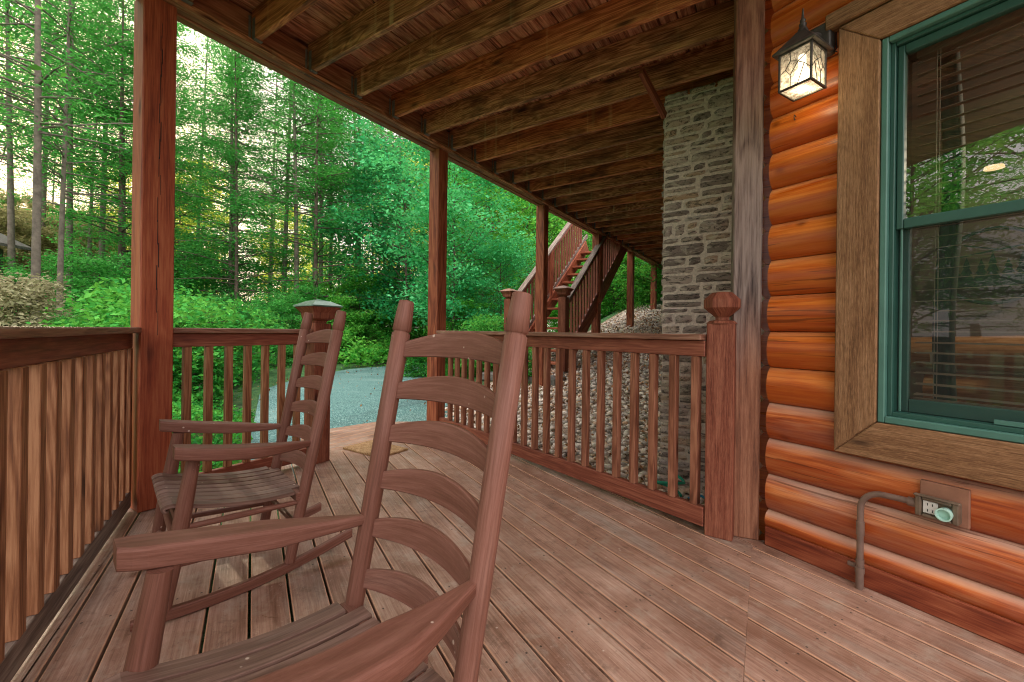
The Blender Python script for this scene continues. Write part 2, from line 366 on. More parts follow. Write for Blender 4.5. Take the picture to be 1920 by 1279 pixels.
M['leaf_broad'] = mat_leaf('broad_leaves', (.005,.08,.014), (.05,.36,.05), (.26,.72,.12), .45, (.36,.74,.08))
M['leaf_blue'] = mat_leaf('blue_green_leaves', (.006,.09,.03), (.035,.38,.125), (.16,.66,.26), .4, (.18,.66,.16))
M['leaf_yellow'] = mat_leaf('sunlit_yellow_leaves', (.10,.24,.02), (.42,.60,.07), (.85,.85,.16), .55, (.9,.80,.14))  # yellow-green of backlit foliage put into the leaf colour
M['leaf_shrub'] = mat_leaf('shrub_leaves', (.004,.06,.014), (.04,.31,.05), (.18,.60,.11), .4, (.28,.66,.08))
M['leaf_pale'] = mat_leaf('pale_bush_leaves', (.10,.10,.05), (.40,.38,.22), (.72,.68,.46), .4, (.6,.55,.32))  # pale look of a backlit bush put into its leaf colour
M['leaf_tan'] = mat_leaf('backlit_olive_leaves', (.07,.08,.03), (.24,.27,.10), (.50,.46,.22), .5, (.6,.5,.25))  # warm glow of leaves around the sun painted into the colour
M['bark'] = plain('tree_bark', (.10,.072,.055), .9, 0, .5, 9, .8)
M['bark_pale'] = plain('pale_tree_bark', (.17,.14,.115), .9, 0, .4, 9, .8)

def mat_glass(name, refl=1.0, tint=(.92,.95,.93), rough=0.0, ior=1.5):
    m = bpy.data.materials.new(name); m.use_nodes = True; nt = m.node_tree; nt.nodes.clear()
    out = N(nt, 'OutputMaterial'); g = N(nt, 'BsdfGlossy', inp={'Roughness': rough, 'Color': (1,1,1,1)}); t = N(nt, 'BsdfTransparent', inp={'Color': (*tint, 1)})
    fr = N(nt, 'Fresnel', inp={'IOR': ior}); mx = N(nt, 'MixShader')
    nt.links.new(mathn(nt, 'MULTIPLY', fr.outputs[0], refl, True), mx.inputs[0])
    nt.links.new(t.outputs[0], mx.inputs[1]); nt.links.new(g.outputs[0], mx.inputs[2]); nt.links.new(mx.outputs[0], out.inputs[0])
    return m
M['glass'] = mat_glass('window_glass', 4.6, (.80,.86,.84))
M['glass_low'] = mat_glass('lower_window_glass', 1.5, (.86,.9,.88))
M['screen'] = None
def mat_screen():
    m = bpy.data.materials.new('insect_screen'); m.use_nodes = True; nt = m.node_tree; nt.nodes.clear()
    out = N(nt, 'OutputMaterial'); d = N(nt, 'BsdfDiffuse', inp={'Color': (.05,.055,.05,1)}); t = N(nt, 'BsdfTransparent'); mx = N(nt, 'MixShader', inp={0: .72})
    nt.links.new(d.outputs[0], mx.inputs[1]); nt.links.new(t.outputs[0], mx.inputs[2]); nt.links.new(mx.outputs[0], out.inputs[0]); return m
M['screen'] = mat_screen()
def mat_lampglass():
    m = bpy.data.materials.new('seeded_lantern_glass'); m.use_nodes = True; nt = m.node_tree; nt.nodes.clear()
    out = N(nt, 'OutputMaterial'); g = N(nt, 'BsdfGlossy', inp={'Roughness': .12}); t = N(nt, 'BsdfTransparent', inp={'Color': (.92,.90,.82,1)})
    tr = N(nt, 'BsdfTranslucent', inp={'Color': (.95,.9,.78,1)})
    p = N(nt, 'TexCoord').outputs['Object']; n = noise(nt, p, 55, 4, .7)
    bp = N(nt, 'Bump', inp={'Strength': .6, 'Distance': .004}); nt.links.new(n, bp.inputs['Height'])
    nt.links.new(bp.outputs[0], g.inputs['Normal']); nt.links.new(bp.outputs[0], tr.inputs['Normal'])
    m1 = N(nt, 'MixShader'); nt.links.new(ramp(nt, n, [(.38,(.16,.16,.16)),(.62,(.62,.62,.62))]), m1.inputs[0]); m2 = N(nt, 'MixShader', inp={0: .14})
    nt.links.new(t.outputs[0], m1.inputs[1]); nt.links.new(tr.outputs[0], m1.inputs[2])
    nt.links.new(m1.outputs[0], m2.inputs[1]); nt.links.new(g.outputs[0], m2.inputs[2]); nt.links.new(m2.outputs[0], out.inputs[0]); return m
M['lampglass'] = mat_lampglass()
def emis(name, col, st):
    m = bpy.data.materials.new(name); m.use_nodes = True; nt = m.node_tree; nt.nodes.clear()
    out = N(nt, 'OutputMaterial'); e = N(nt, 'Emission', inp={'Color': (*col, 1), 'Strength': st}); nt.links.new(e.outputs[0], out.inputs[0]); return m
M['bulb'] = emis('bulb_glow', (1, .84, .60), 4)
M['roomlamp'] = emis('room_lamp_glow', (1, .62, .32), 1.5)

# ------------------------------------------------------------------ layout (metres, deck surface z = 0, eye height .94)
EYE = .94; FPX = 793.0; ROLL = .0122; HY = 620.5
U = np.array([-.5225, .8526, 0]); Nn = np.array([.8526, .5225, 0]); D = -U         # log wall: runs along D, faces -Nn
V = np.array([.5446, .8387, 0]); W = np.array([.8387, -.5446, 0])                   # beam line runs along V, joists along W
PF = np.array([-1.866, 2.12, 0])                                                     # inner front corner of the corner support post
Q0 = np.array([1.152, 1.896, 0])
def tw(t, w, z=0): return PF+V*t+W*w+UP*z
def sw(s, n, z=0): return Q0+D*s-Nn*n+UP*z          # n = out of the wall towards the porch
LB = 0.0
BZ = 2.63

# ------------------------------------------------------------------ deck floor
def clip_poly(poly, n, c):   # keep points with p.n <= c
    out = []
    for i in range(len(poly)):
        a, b = poly[i], poly[(i+1) % len(poly)]; da, db = a@n-c, b@n-c
        if da <= 0: out.append(a)
        if (da < 0 < db) or (db < 0 < da): out.append(a+(b-a)*(da/(da-db)))
    return out
def planks(mb, poly, direction, pitch, gap, ztop, thick, phase=0):
    d = direction[:2]; n = np.array([-d[1], d[0]]); poly = [np.array(p[:2], float) for p in poly]
    lo = min(p@n for p in poly); hi = max(p@n for p in poly); k = math.floor((lo-phase)/pitch)
    while k*pitch+phase < hi:
        a = k*pitch+phase+gap/2; b = a+pitch-gap; k += 1
        q = clip_poly(clip_poly(poly, n, b), -n, -a)
        if len(q) < 3: continue
        ou, ov = .41*random.randint(0, 90), pitch*random.randint(0, 300)-(a-gap/2); m = len(q); zj = (random.random()-.5)*.0015
        vs = [(*p, ztop+zj) for p in q]+[(*p, ztop-thick) for p in q]
        fs = [tuple(range(m)), tuple(range(2*m-1, m-1, -1))]+[(i, m+i, m+(i+1) % m, (i+1) % m) for i in range(m)]
        us = [[(ou+q[i]@d, ov+q[i]@n) for i in range(m)], [(ou+q[i]@d, ov+q[i]@n) for i in range(m-1, -1, -1)]]
        us += [[(ou+q[i]@d, ov+.3), (ou+q[i]@d, ov+.3+thick), (ou+q[(i+1) % m]@d, ov+.3+thick), (ou+q[(i+1) % m]@d, ov+.3)] for i in range(m)]
        area = sum(q[i][0]*q[(i+1)%m][1]-q[(i+1)%m][0]*q[i][1] for i in range(m))
        if area < 0: fs = [f[::-1] for f in fs]; us = [u[::-1] for u in us]
        mb.add(vs, fs, us)
S0 = np.array([1.10, 1.90]); Vs = np.array([.517, .856])
S1 = np.array([-.339, -.477])
dk = MB()
fenceA = np.array([.915, 1.985]); fenceB = np.array([-.665, 3.975])
pN = np.array([.785, .62])*.10
poly1 = [tw(-.02, -.20)[:2], tw(2.28, -.12)[:2], fenceB+pN, fenceA+pN+np.array([.05,.0]), S0+np.array([.03, .05])-Vs*.0, S0-np.array([.006,.0]), S1]
poly1 = [tw(-.10, -.20)[:2], tw(2.2, -.12)[:2], fenceB+pN, np.array([1.12, 1.94]), S1+np.array([-.008,.003])]
lft = PF[:2]-Nn[:2]*.13
planks(dk, [lft-U[:2]*.0, *poly1, S1], U, .1195, .0085, 0, .028)
poly2 = [S0+np.array([.006,.03]), np.array([1.20, 1.93]), np.array([1.20, 1.93])+D[:2]*4.2, np.array([1.2, -2.6]), np.array([.6,-2.2]), S1+np.array([.006,-.004])]
planks(dk, poly2, U, .1195, .0085, 0, .028, .03)
deck = dk.build('deck', M['deck'], bevel=.004, kind='structure')
ld = MB()
land = [tw(.98,-.125)[:2], np.array([-1.80, 3.62]), np.array([-1.72, 3.98]), np.array([-1.38, 4.32]), np.array([-.90, 4.36]), tw(2.26,-.125)[:2]]
planks(ld, land, V, .1195, .006, -.004, .028)
landing = ld.build('landing', M['deck'], bevel=.0025, kind='structure')
# framing below the deck (a skirt so that no open edge shows)
sk = MB()
lp = [np.array([-1.985, 2.16]), np.array([-1.985, 2.16])-U[:2]*4.4]
for a, b in (((*lp[0], -.13), (*lp[1], -.13)), ((*(fenceA+pN*.9), -.13), (*(fenceB+pN*.9), -.13))):
    sk.bar(a, b, .035, .19)
pts = [np.array([*p, -.13]) for p in land]
for a, b in zip(pts[:-1], pts[1:]): sk.bar(a, b, .03, .18)
for k in range(7): sk.bar((*(S1-U[:2]*(-.2)+Nn[:2]*(-.9+.4*k)), -.10), (*(S1+U[:2]*3.6+Nn[:2]*(-.9+.4*k)), -.10), .035, .12)
sk.build('deck_framing', M['beam'], kind='structure')

# ------------------------------------------------------------------ upper deck: beam, joists, boards, posts
ud = empty('upper_deck', tuple(tw(0,0)), 0, 'dark stained wooden upper deck with joists overhead carried on tall square posts', 'deck')
def pt(o, root):       # keep world coordinates under a moved empty
    if o.parent != root: return o      # sub-part: its parent already sits at the world origin
    o.matrix_parent_inverse = Matrix.Translation(-root.location) if root.rotation_euler.z == 0 else (Matrix.Translation(root.location) @ Matrix.Rotation(root.rotation_euler.z, 4, 'Z')).inverted()
    return o
TL = 11.6; JW = 2.62
def wall_w(t):    # where a joist running along W meets the log wall line
    a = tw(t, 0); b = W
    # (a + w W - Q0).Nn = 0
    return min(JW, -((a-Q0) @ Nn)/(b @ Nn)) if t < 1.5 else JW
bm = MB(); bm.bar(tw(-.12, -.025, BZ+.10), tw(TL, -.025, BZ+.10), .05, .20)
bm.bar(tw(-.12, -.082, BZ+.105), tw(TL, -.082, BZ+.105), .06, .23)
pt(bm.build('beam', M['beam'], ud, .004), ud)
bm = MB(); bm.bar(tw(.0, -.006+.022, BZ+.018), tw(TL, .016, BZ+.018), .03, .034)
pt(bm.build('ledger_strip', M['joist'], ud, .003), ud)
cB = tw(0, -.06)
bm = MB(); bm.bar(cB+UP*(BZ+.12)+D*.06, cB+UP*(BZ+.12)+D*5.2, .11, .23)
pt(bm.build('side_beam', M['beam'], ud, .004), ud)
jm = None
for k in range(-2, 32):
    t = .523+.356*k
    w1 = wall_w(t); w0 = .0
    if t < 0:
        # start on the side beam line
        a = tw(t, 0); w0 = -((a-(cB+D*0)) @ Nn)/(W @ Nn)+.08
    if w1-w0 < .3: continue
    b = MB(); b.bar(tw(t, w0+.004, BZ+.125), tw(t, w1, BZ+.125), .036, .185)
    j = pt(b.build('joist', M['joist'] if (k*7) % 3 else M['joist_red'], ud, .003), ud)
    if t > 0 and t < 9:
        h = MB()
        h.box(tw(t-.020, .035, BZ+.095), W, V, UP, (.03, .002, .13)); h.box(tw(t+.020, .035, BZ+.095), W, V, UP, (.03, .002, .13))
        h.box(tw(t, .035, BZ+.028), W, V, UP, (.05, .046, .004))
        h.box(tw(t-.027, .002, BZ+.105), W, V, UP, (.003, .013, .15)); h.box(tw(t+.027, .002, BZ+.105), W, V, UP, (.003, .013, .15))
        pt(h.build('joist_hanger', M['galv'], j), ud)
cl = MB()
ww = -.16
while ww < 3.4:
    t1 = TL
    # boards start at side-beam line
    t0 = -.1 if ww < 0 else -.1-ww*(W@Nn)/(V@Nn)
    wv = .098
    a, b = tw(t0-.15, ww+.049, BZ+.233), tw(t1, ww+.049, BZ+.233)
    n = int(np.linalg.norm(b-a)//2.4)+1; cuts = sorted([random.random() for _ in range(n-1)]); cc = [0]+cuts+[1]
    for i in range(len(cc)-1):
        p, q = a+(b-a)*cc[i], a+(b-a)*cc[i+1]
        if np.linalg.norm(q-p) > .1: cl.bar(p+V*.002, q-V*.002, wv, .026)
    ww += .105
pt(cl.build('ceiling_boards', M['ceil'], ud, .003), ud)
zb = [0, 0, .19-.35, .60-.35, 1.0-.35, 1.4-.35]
for i, t in enumerate((0, 2.15, 4.18, 6.14, 8.05, 9.9)):
    z0 = [0, 0, .0, .4, .85, 1.25][i]
    s = .125 if i else .14
    b = MB(); b.box(tw(t+s/2, -s/2, (z0+BZ)/2), UP, V, W, (BZ-z0-.003, s, s))
    p = pt(b.build('post', M['post_front'] if i == 0 else M['post'], ud, .005), ud)
    if i == 0: p['label'] = 'reddish square post with long drying cracks and a large knot'
b = MB(); b.hexa([tw(-2.2, -.18, BZ+.252), tw(TL, -.18, BZ+.252), tw(-2.2, 3.5, BZ+.252), tw(TL, 3.5, BZ+.252), tw(-2.2, -.18, BZ+.264), tw(TL, -.18, BZ+.264), tw(-2.2, 3.5, BZ+.264), tw(TL, 3.5, BZ+.264)]); pt(b.build('sky_block_sheet', M['ceil'], ud), ud)  # unseen sheet added over the ceiling boards to block sky light through gaps
# drying cracks and bolt on the first posts
b = MB()
for zc, hh, off in ((1.9, .55, .072), (1.25, .7, .068), (2.3, .4, .075)):
    for q in range(6):
        z0 = zc-hh/2+hh*q/6; o = off+.004*math.sin(q*2.1+zc)
        b.box(tw(o, .0006, z0+hh/12), UP, V, W, (hh/6+.01, .0035*(1-abs(q-2.5)/4), .002))
pt(b.build('drying_crack', M['black'], ud), ud)
# diagonal brace by the chimney
b = MB(); b.bar(tw(2.02, 1.9, BZ+.03), tw(2.36, 1.97, BZ-.14), .03, .05)
pt(b.build('brace', M['post'], ud), ud)

# ------------------------------------------------------------------ railings
def railing(name, label, A, B, n, first, pitch, pickmat, mat_top, cap_mat, bot_mat=None, size=.036, zlow=(.03,.115), inner=None, capw=.12, zt=.935):
    A = np.array([*A, 0.]); B = np.array([*B, 0.]); r = empty(name, tuple(A), 0, label, 'railing'); d = nrm(B-A)
    b = MB(); b.bar(A+UP*(zt-.014), B+UP*(zt-.014), capw, .028); pt(b.build('cap_rail', cap_mat, r, .004), r)
    b = MB(); b.bar(A+UP*(zt-.067), B+UP*(zt-.067), .036, .076); pt(b.build('top_rail', mat_top, r, .003), r)
    b = MB(); b.bar(A+UP*((zlow[0]+zlow[1])/2), B+UP*((zlow[0]+zlow[1])/2), .036, zlow[1]-zlow[0]); pt(b.build('bottom_rail', bot_mat or mat_top, r, .003), r)
    for k in range(n):
        p = A+d*(first+pitch*k)
        b = MB(); b.box(p+UP*((zlow[1]+zt-.105)/2), UP, d, np.cross(UP, d), (zt-.105-zlow[1]-.002, size, size))
        pt(b.build('baluster', pickmat, r, .002), r)
    return r
# left railing along the log-wall direction: inner face line through (-1.90,2.167)
lA = np.array([-1.93, 2.145])-Nn[:2]*.0; 
railing('left_railing'.replace('left_',''), 'long porch railing with close-set tan balusters and weathered bottom rail beside the near rocker', lA-Nn[:2]*.012, lA-Nn[:2]*.012+D[:2]*3.6, 30, .03, .1165, M['picket'], M['rail'], M['rail_cap'], M['weathered'], zlow=(.025,.11), size=.042)
mA = tw(.14, -.07)[:2]; mB = tw(.93, -.07)[:2]
railing('railing', 'short railing section between the big corner post and the green-capped newel', mA, mB, 7, .085, .105, M['picket'], M['rail'], M['rail_cap'], zlow=(.03,.11))
railing('railing', 'railing of red-brown balusters in front of the pebble slope and stone chimney', fenceA, fenceB, 21, .049, .1155, M['picket_red'], M['rail'], M['rail_cap'], zlow=(.035,.125))

# newel posts
def newel(pos, ax, s, h, label, capfun, z0=0):
    r = empty('newel_post', (pos[0], pos[1], z0), 0, label, 'post')
    b = MB(); X = np.array([*ax, 0.]); Y = np.cross(UP, X)
    b.box(np.array([pos[0], pos[1], z0+h/2]), UP, X, Y, (h, s, s)); pt(b.build('shaft', M['newel'], r, .006, 2), r)
    capfun(r, np.array([pos[0], pos[1], z0+h]), X, Y, s); return r
def pyr_brown(r, c, X, Y, s): pyr_cap(r, c, X, Y, s, M['rail_cap'])
def pyr_cap(r, c, X, Y, s, cm=None):
    def ring(h, z): return [c+X*h*a+Y*h*bb+UP*z for a, bb in ((-1,-1),(1,-1),(1,1),(-1,1))]
    b = MB(); b.sweep([ring(s*.30, .0), ring(s*.36, .02), ring(s*.62, .035), ring(s*.66, .075), ring(s*.9, .115)], smooth=False)
    pt(b.build('cap_moulding', M['newel'], r, .003), r)
    b = MB(); b.sweep([ring(s*.95, .117), ring(s*.95, .125), ring(s*.45, .158), ring(s*.02, .172)], smooth=False)
    pt(b.build('cap', cm or M['green_cap'], r, .002), r)
def gem_cap(r, c, X, Y, s):
    def ring(h, z):
        o = []
        for k in range(8):
            a = math.pi/4*k+math.pi/8; q = 1.0
            o.append(c+(X*math.cos(a)+Y*math.sin(a))*h*q+UP*z)
        return o
    b = MB(); b.sweep([ring(s*.60, .0), ring(s*.50, .012), ring(s*.26, .018), ring(s*.26, .030), ring(s*.70, .074), ring(s*.70, .112), ring(s*.38, .146), ring(s*.2, .149)], smooth=False)
    pt(b.build('finial', M['newel'], r, .0012), r)
n1c = tw(.94+.062, -.062)
newel(n1c[:2], V[:2], .125, .975, 'newel post topped by a green metal pyramid cap beside the deck exit', pyr_cap)
newel((.986, 1.985), V[:2], .118, .985, 'thick newel post with faceted octagonal wooden finial beside the log wall', gem_cap)

# ------------------------------------------------------------------ house
house = empty('log_house', tuple(Q0), 0, 'orange log-sided house wall with green window and stone chimney', 'house')
PIT = .1595; Z0L = .153
def log_piece(mb, s0, s1, z0, z1, base, dirv, outv, bulge=.030):
    h = z1-z0; prof = []
    for k in range(9):
        a = k/8; q = math.sin(math.pi*min(1, max(0, a)))**.62
        prof.append((z0+.0015+(h-.003)*a, bulge*q-.012))
    m = max(2, int((s1-s0)/.25)+1); secs = []
    for i in range(m):
        s = s0+(s1-s0)*i/(m-1); sec = [base+dirv*s+outv*n+UP*z for z, n in prof]+[base+dirv*s-outv*.05+UP*(z1-.0015), base+dirv*s-outv*.05+UP*(z0+.0015)]
        secs.append(sec)
    # orient
    mb.sweep(secs, smooth=True)
OPN = (.405, 1.315, .6315, 2.0672)
upm, lom = MB(), MB()
for k in range(-1, 17):
    z0 = Z0L+PIT*k; z1 = z0+PIT
    if k == -1: z0 = .07
    if z1 > BZ+.24: z1 = BZ+.235
    tgt = lom if k < 3 else upm
    if z1 > OPN[2]+.01 and z0 < OPN[3]-.01:
        log_piece(tgt, .0, OPN[0], z0, z1, Q0, D, -Nn); log_piece(tgt, OPN[1], 3.9, z0, z1, Q0, D, -Nn)
    else: log_piece(tgt, .0, 3.9, z0, z1, Q0, D, -Nn)
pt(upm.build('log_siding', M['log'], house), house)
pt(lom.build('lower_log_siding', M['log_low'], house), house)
b = MB(); b.bar(sw(-.0, -.006, .042), sw(3.9, -.006, .042), .05, .084); pt(b.build('baseboard', M['base'], house, .004), house)
# corner post
cpc = np.array([1.10, 1.995, 0]); cx = nrm(np.array([.105, -.045, 0])); cy = np.cross(UP, cx)
b = MB(); b.box(cpc+UP*(BZ/2+.1), UP, cx, cy, (BZ+.2, .118, .118)); pt(b.build('corner_post', M['corner'], house, .006), house)
# back corner wing wall (logs along V), seen only from the side
wm = MB(); wb = tw(1.50, JW)
for k in range(-3, 17):
    z0 = Z0L+PIT*k; log_piece(wm, .08, 10.0, z0, min(z0+PIT, BZ+.235), wb, V, -W)
pt(wm.build('wing_log_siding', M['log'], house), house)

# chimney with separate stones
def stone_mesh():
    vs, fs, rn = [], [], []
    C0 = np.array([1.10, 3.10, 0]); 
    def block(base, ex, ey, x0, x1, z0, z1, dep):
        # ex along the face, ey outward ; rounded irregular stone
        r = random.random(); b0 = len(vs); nx, nz = max(3, int((x1-x0)/.03)), 4
        for j in range(nz+1):
            for i in range(nx+1):
                u, w = i/nx, j/nz; edge = min(u, 1-u, w, 1-w)
                x = x0+(x1-x0)*u; z = z0+(z1-z0)*w
                if edge == 0: o = -.004; x += (random.random()-.5)*.008; z += (random.random()-.5)*.006
                else: o = dep*(.75+.5*random.random())
                vs.append(base+ex*x+ey*o+UP*z); 
        for j in range(nz):
            for i in range(nx):
                a = b0+j*(nx+1)+i; fs.append((a, a+1, a+nx+2, a+nx+1)); rn.append(r)
    for base, ex, ey, L in ((C0, W, -V, .95), (C0+V*1.3, -V, -W, 1.3)):
        z = -.35
        while z < BZ+.02:
            h = random.choice([.028, .038, .045, .055, .065, .085]); x = random.random()*-.02+.006
            while x < L-.02:
                l = random.choice([.07, .11, .15, .19, .24, .3])*(.8+.4*random.random()); x1 = min(x+l, L-.004)
                if x1 > L-.05: x1 = L-.004
                if h > .08 and random.random() < .35:
                    hm = h*(.4+.2*random.random()); block(base, ex, ey, x, x1, z, z+hm-.006, .012); block(base, ex, ey, x, x1, z+hm+.006, z+h, .014)
                else: block(base, ex, ey, x, x1, z+(random.random()-.5)*.006, z+h+(random.random()-.5)*.006, .010+.014*random.random())
                x = x1+.012+random.random()*.006
            z += h+.013
    me = bpy.data.meshes.new('chimney_stone'); me.from_pydata([tuple(v) for v in vs], [], fs)
    at = me.attributes.new('rnd', 'FLOAT', 'FACE'); at.data.foreach_set('value', rn)
    me.materials.append(M['stone']); me.polygons.foreach_set('use_smooth', [True]*len(fs)); me.update()
    return me
b = MB(); C0 = np.array([1.10, 3.10, 0])
b.box(C0+W*.475+V*.65+UP*1.14, W, V, UP, (.948, 1.298, 3.0)); ch = pt(b.build('chimney', M['mortar'], house), house)
so = bpy.data.objects.new('chimney_stone', stone_mesh()); COL.objects.link(so); so.parent = ch

# window: trim boards, frame, sashes, glass, screen, blind
win = MB()
zo0, zo1, so0, so1 = .49, 2.13, .271, 1.45; zi0, zi1, si0, si1 = .625, 2.012, .400, 1.32
def trim(a, b_, c, d):   # mitred quad board on the wall, (s,z) corners
    win.hexa([sw(p[0], .022 if k == 0 else .052, p[1]) for k in (0,1) for p in (a, b_, d, c)], 0 if abs(b_[1]-a[1]) < abs(c[1]-b_[1])*2 else 0)
g = .0015
trim((so0, zo0), (so1, zo0), (si1, zi0), (si0, zi0))
win_top = MB()
def _t2():
    global win
    keep = win; win = win_top; trim((so0, zo1), (so1, zo1), (si1, zi1), (si0, zi1)); win = keep
_t2()
win_o = pt(win.build('window', M['trim'], house, .004), house)
win_top.build('top_trim', M['trim'], win_o, .004)
win_o['label'] = 'green double-hung window in wide rough-sawn wooden trim'
tr = MB()
tr.hexa([sw(p[0], .022 if k == 0 else .051, p[1]) for k in (0,1) for p in ((so0, zo0+g), (so0, zo1-g), (si0, zi0+g), (si0, zi1-g))], 0)
pt(tr.build('side_trim', M['trim'], win_o, .004), house); tr = MB()
tr.hexa([sw(p[0], .022 if k == 0 else .051, p[1]) for k in (0,1) for p in ((so1, zo0+g), (so1, zo1-g), (si1, zi0+g), (si1, zi1-g))], 0)
pt(tr.build('side_trim', M['trim'], win_o, .004), house)
# drip board over the trim
b = MB(); b.bar(sw(so0-.04, .030, zo1+.036), sw(so1+.04, .030, zo1+.036), .07, .06); pt(b.build('head_board', M['trim'], win_o, .004), house)
def rectframe(mb, s0, s1, z0, z1, wl, wr, wb, wt, n0, n1):
    mb.box(sw(s0+wl/2, (n0+n1)/2, (z0+z1)/2), UP, D, Nn, (z1-z0, wl, n1-n0)); mb.box(sw(s1-wr/2, (n0+n1)/2, (z0+z1)/2), UP, D, Nn, (z1-z0, wr, n1-n0))
    mb.box(sw((s0+s1)/2, (n0+n1)/2, z0+wb/2), D, UP, Nn, (s1-s0-wl-wr-.001, wb, n1-n0)); mb.box(sw((s0+s1)/2, (n0+n1)/2, z1-wt/2), D, UP, Nn, (s1-s0-wl-wr-.001, wt, n1-n0))
b = MB(); rectframe(b, si0+.002, si1-.002, zi0+.002, zi1-.002, .020, .020, .024, .020, -.03, .044); pt(b.build('frame', M['green_light'], win_o, .003), house)
b = MB(); rectframe(b, si0+.022, si1-.022, zi0+.026, zi1-.022, .014, .014, .016, .014, -.05, .022); pt(b.build('track', M['green'], win_o, .002), house)
zm = 1.325
b = MB(); rectframe(b, si0+.037, si1-.037, zm-.005, zi1-.037, .020, .020, .036, .03, -.022, .008); pt(b.build('upper_sash', M['green'], win_o, .003), house)
b = MB(); rectframe(b, si0+.037, si1-.037, zi0+.043, zm+.03, .030, .030, .046, .03, -.050, -.024); pt(b.build('lower_sash', M['green'], win_o, .003), house)
b = MB(); b.bar(sw(si0+.052, .0, zi0+.045), sw(si0+.052, 0, zm-.006), .006, .006, up=D); b.box(sw(.715, .012, zi0+.052), D, UP, Nn, (.07, .014, .012))
pt(b.build('screen_latch', M['green_light'], win_o, .001), house)
def quad(s0, s1, z0, z1, n, name, m):
    b = MB(); b.add([sw(s0, n, z0), sw(s1, n, z0), sw(s1, n, z1), sw(s0, n, z1)], [(0,1,2,3)], [[(0,0),(1,0),(1,1),(0,1)]]); return pt(b.build(name, m, win_o), house)
quad(si0+.057, si1-.057, zm+.03, zi1-.066, -.007, 'upper_pane', M['glass'])
quad(si0+.067, si1-.067, zi0+.088, zm, -.037, 'lower_pane', M['glass_low'])
quad(si0+.04, si1-.04, zi0+.045, zm-.006, -.012, 'insect_screen', M['screen'])
bl = MB(); z = zi0+.105
while z < zi1-.03:
    sag = .002*math.sin(z*40)
    bl.box(sw((si0+si1)/2, -.10, z+sag), D, Nn+UP*.12, UP, (si1-si0-.13, .034, .0016)); z += .0375
for s_ in (.52, .528, .86, .868, 1.2): bl.box(sw(s_, -.08, (zi0+zi1)/2+.03), UP, D, Nn, (zi1-zi0-.12, .0018, .0018))
bl.box(sw((si0+si1)/2, -.10, zi0+.082), D, Nn, UP, (si1-si0-.13, .036, .014))
bl.box(sw((si0+si1)/2, -.10, zi1-.045), D, Nn, UP, (si1-si0-.13, .04, .03))
for s_ in (.515, .86): bl.box(sw(s_, -.075, .86), UP, D, Nn, (.035, .006, .006))
pt(bl.build('blind', M['blind'], win_o), house)
# reveal between frame and room
b = MB(); rectframe(b, si0-.0, si1+.0, zi0, zi1, .03, .03, .03, .03, -.16, -.052); pt(b.build('reveal', M['room'], win_o), house)
# room behind the glass
rm = MB(); a0, a1, d0, d1, zc, zf = -.02, 3.7, -.165, -3.0, 2.32, -.0
def rq(p): rm.add(p, [(0,1,2,3)], [[(0,0),(1,0),(1,1),(0,1)]])
a2 = -.72
rq([sw(a2, d1, zf), sw(a1, d1, zf), sw(a1, d1, zc), sw(a2, d1, zc)]); rq([sw(a0, d0, zf), sw(a2, d1, zf), sw(a2, d1, zc), sw(a0, d0, zc)])
rq([sw(a1, d1, zf), sw(a1, d0, zf), sw(a1, d0, zc), sw(a1, d1, zc)]); rq([sw(a0, d0, zc), sw(a2, d1, zc), sw(a1, d1, zc), sw(a1, d0, zc)]); rq([sw(a0, d0, zf), sw(a1, d0, zf), sw(a1, d1, zf), sw(a2, d1, zf)])
for (x0, x1, y0, y1) in ((a0, si0+.03, zf, zc), (si1-.03, a1, zf, zc), (si0+.03, si1-.03, zf, zi0+.03), (si0+.03, si1-.03, zi1-.03, zc)):
    rq([sw(x0, d0, y0), sw(x1, d0, y0), sw(x1, d0, y1), sw(x0, d0, y1)])
pt(rm.build('room', M['room'], house), house)
def thru(px, py, k):      # point inside the room lying k wall-distances from the eye
    s_ = (1.896*px-1.152)/(.5225+.8526*px); h = sw(s_, 0); p = h*k; p[2] = EYE+py*h[1]*k; return p
ac = thru(1.135, (633-500)/793, 2.46); ax_ = D; 
art = empty('wall_art', tuple(ac), 0, 'round dark metal wall art of a treeline seen through the lower window pane', 'wall art')
b = MB(); R0_ = .30
b.sweep([[ac+D*r*math.cos(a)+UP*r*math.sin(a)-Nn*o for r, o in ((R0_, 0), (R0_, .012), (R0_-.025, .012), (R0_-.025, 0))] for a in np.linspace(0, 2*math.pi, 49)], cap=False)
pt(b.build('ring', M['art'], art), art)
b = MB()
for i, (dx, hh) in enumerate(((-.2,.12),(-.14,.17),(-.06,.15),(.0,.2),(.08,.14),(.15,.18),(.21,.1))):
    p = ac+D*dx-UP*.10
    for q in range(3):
        w_ = .045*(1-q*.25); z_ = hh*q/3.4
        b.add([p+D*-w_+UP*z_-Nn*.005, p+D*w_+UP*z_-Nn*.005, p+UP*(z_+hh*.5)-Nn*.005], [(0,1,2)], [[(0,0),(1,0),(.5,1)]])
b.box(ac-UP*.13, D, UP, Nn, (.5, .07, .008)); b.box(ac+UP*.12+D*.02, nrm(D+UP*.15), UP, Nn, (.42, .012, .008)); b.box(ac+UP*.15-D*.06, nrm(D-UP*.3), UP, Nn, (.2, .010, .009))
pt(b.build('treeline', M['art'], art), art)
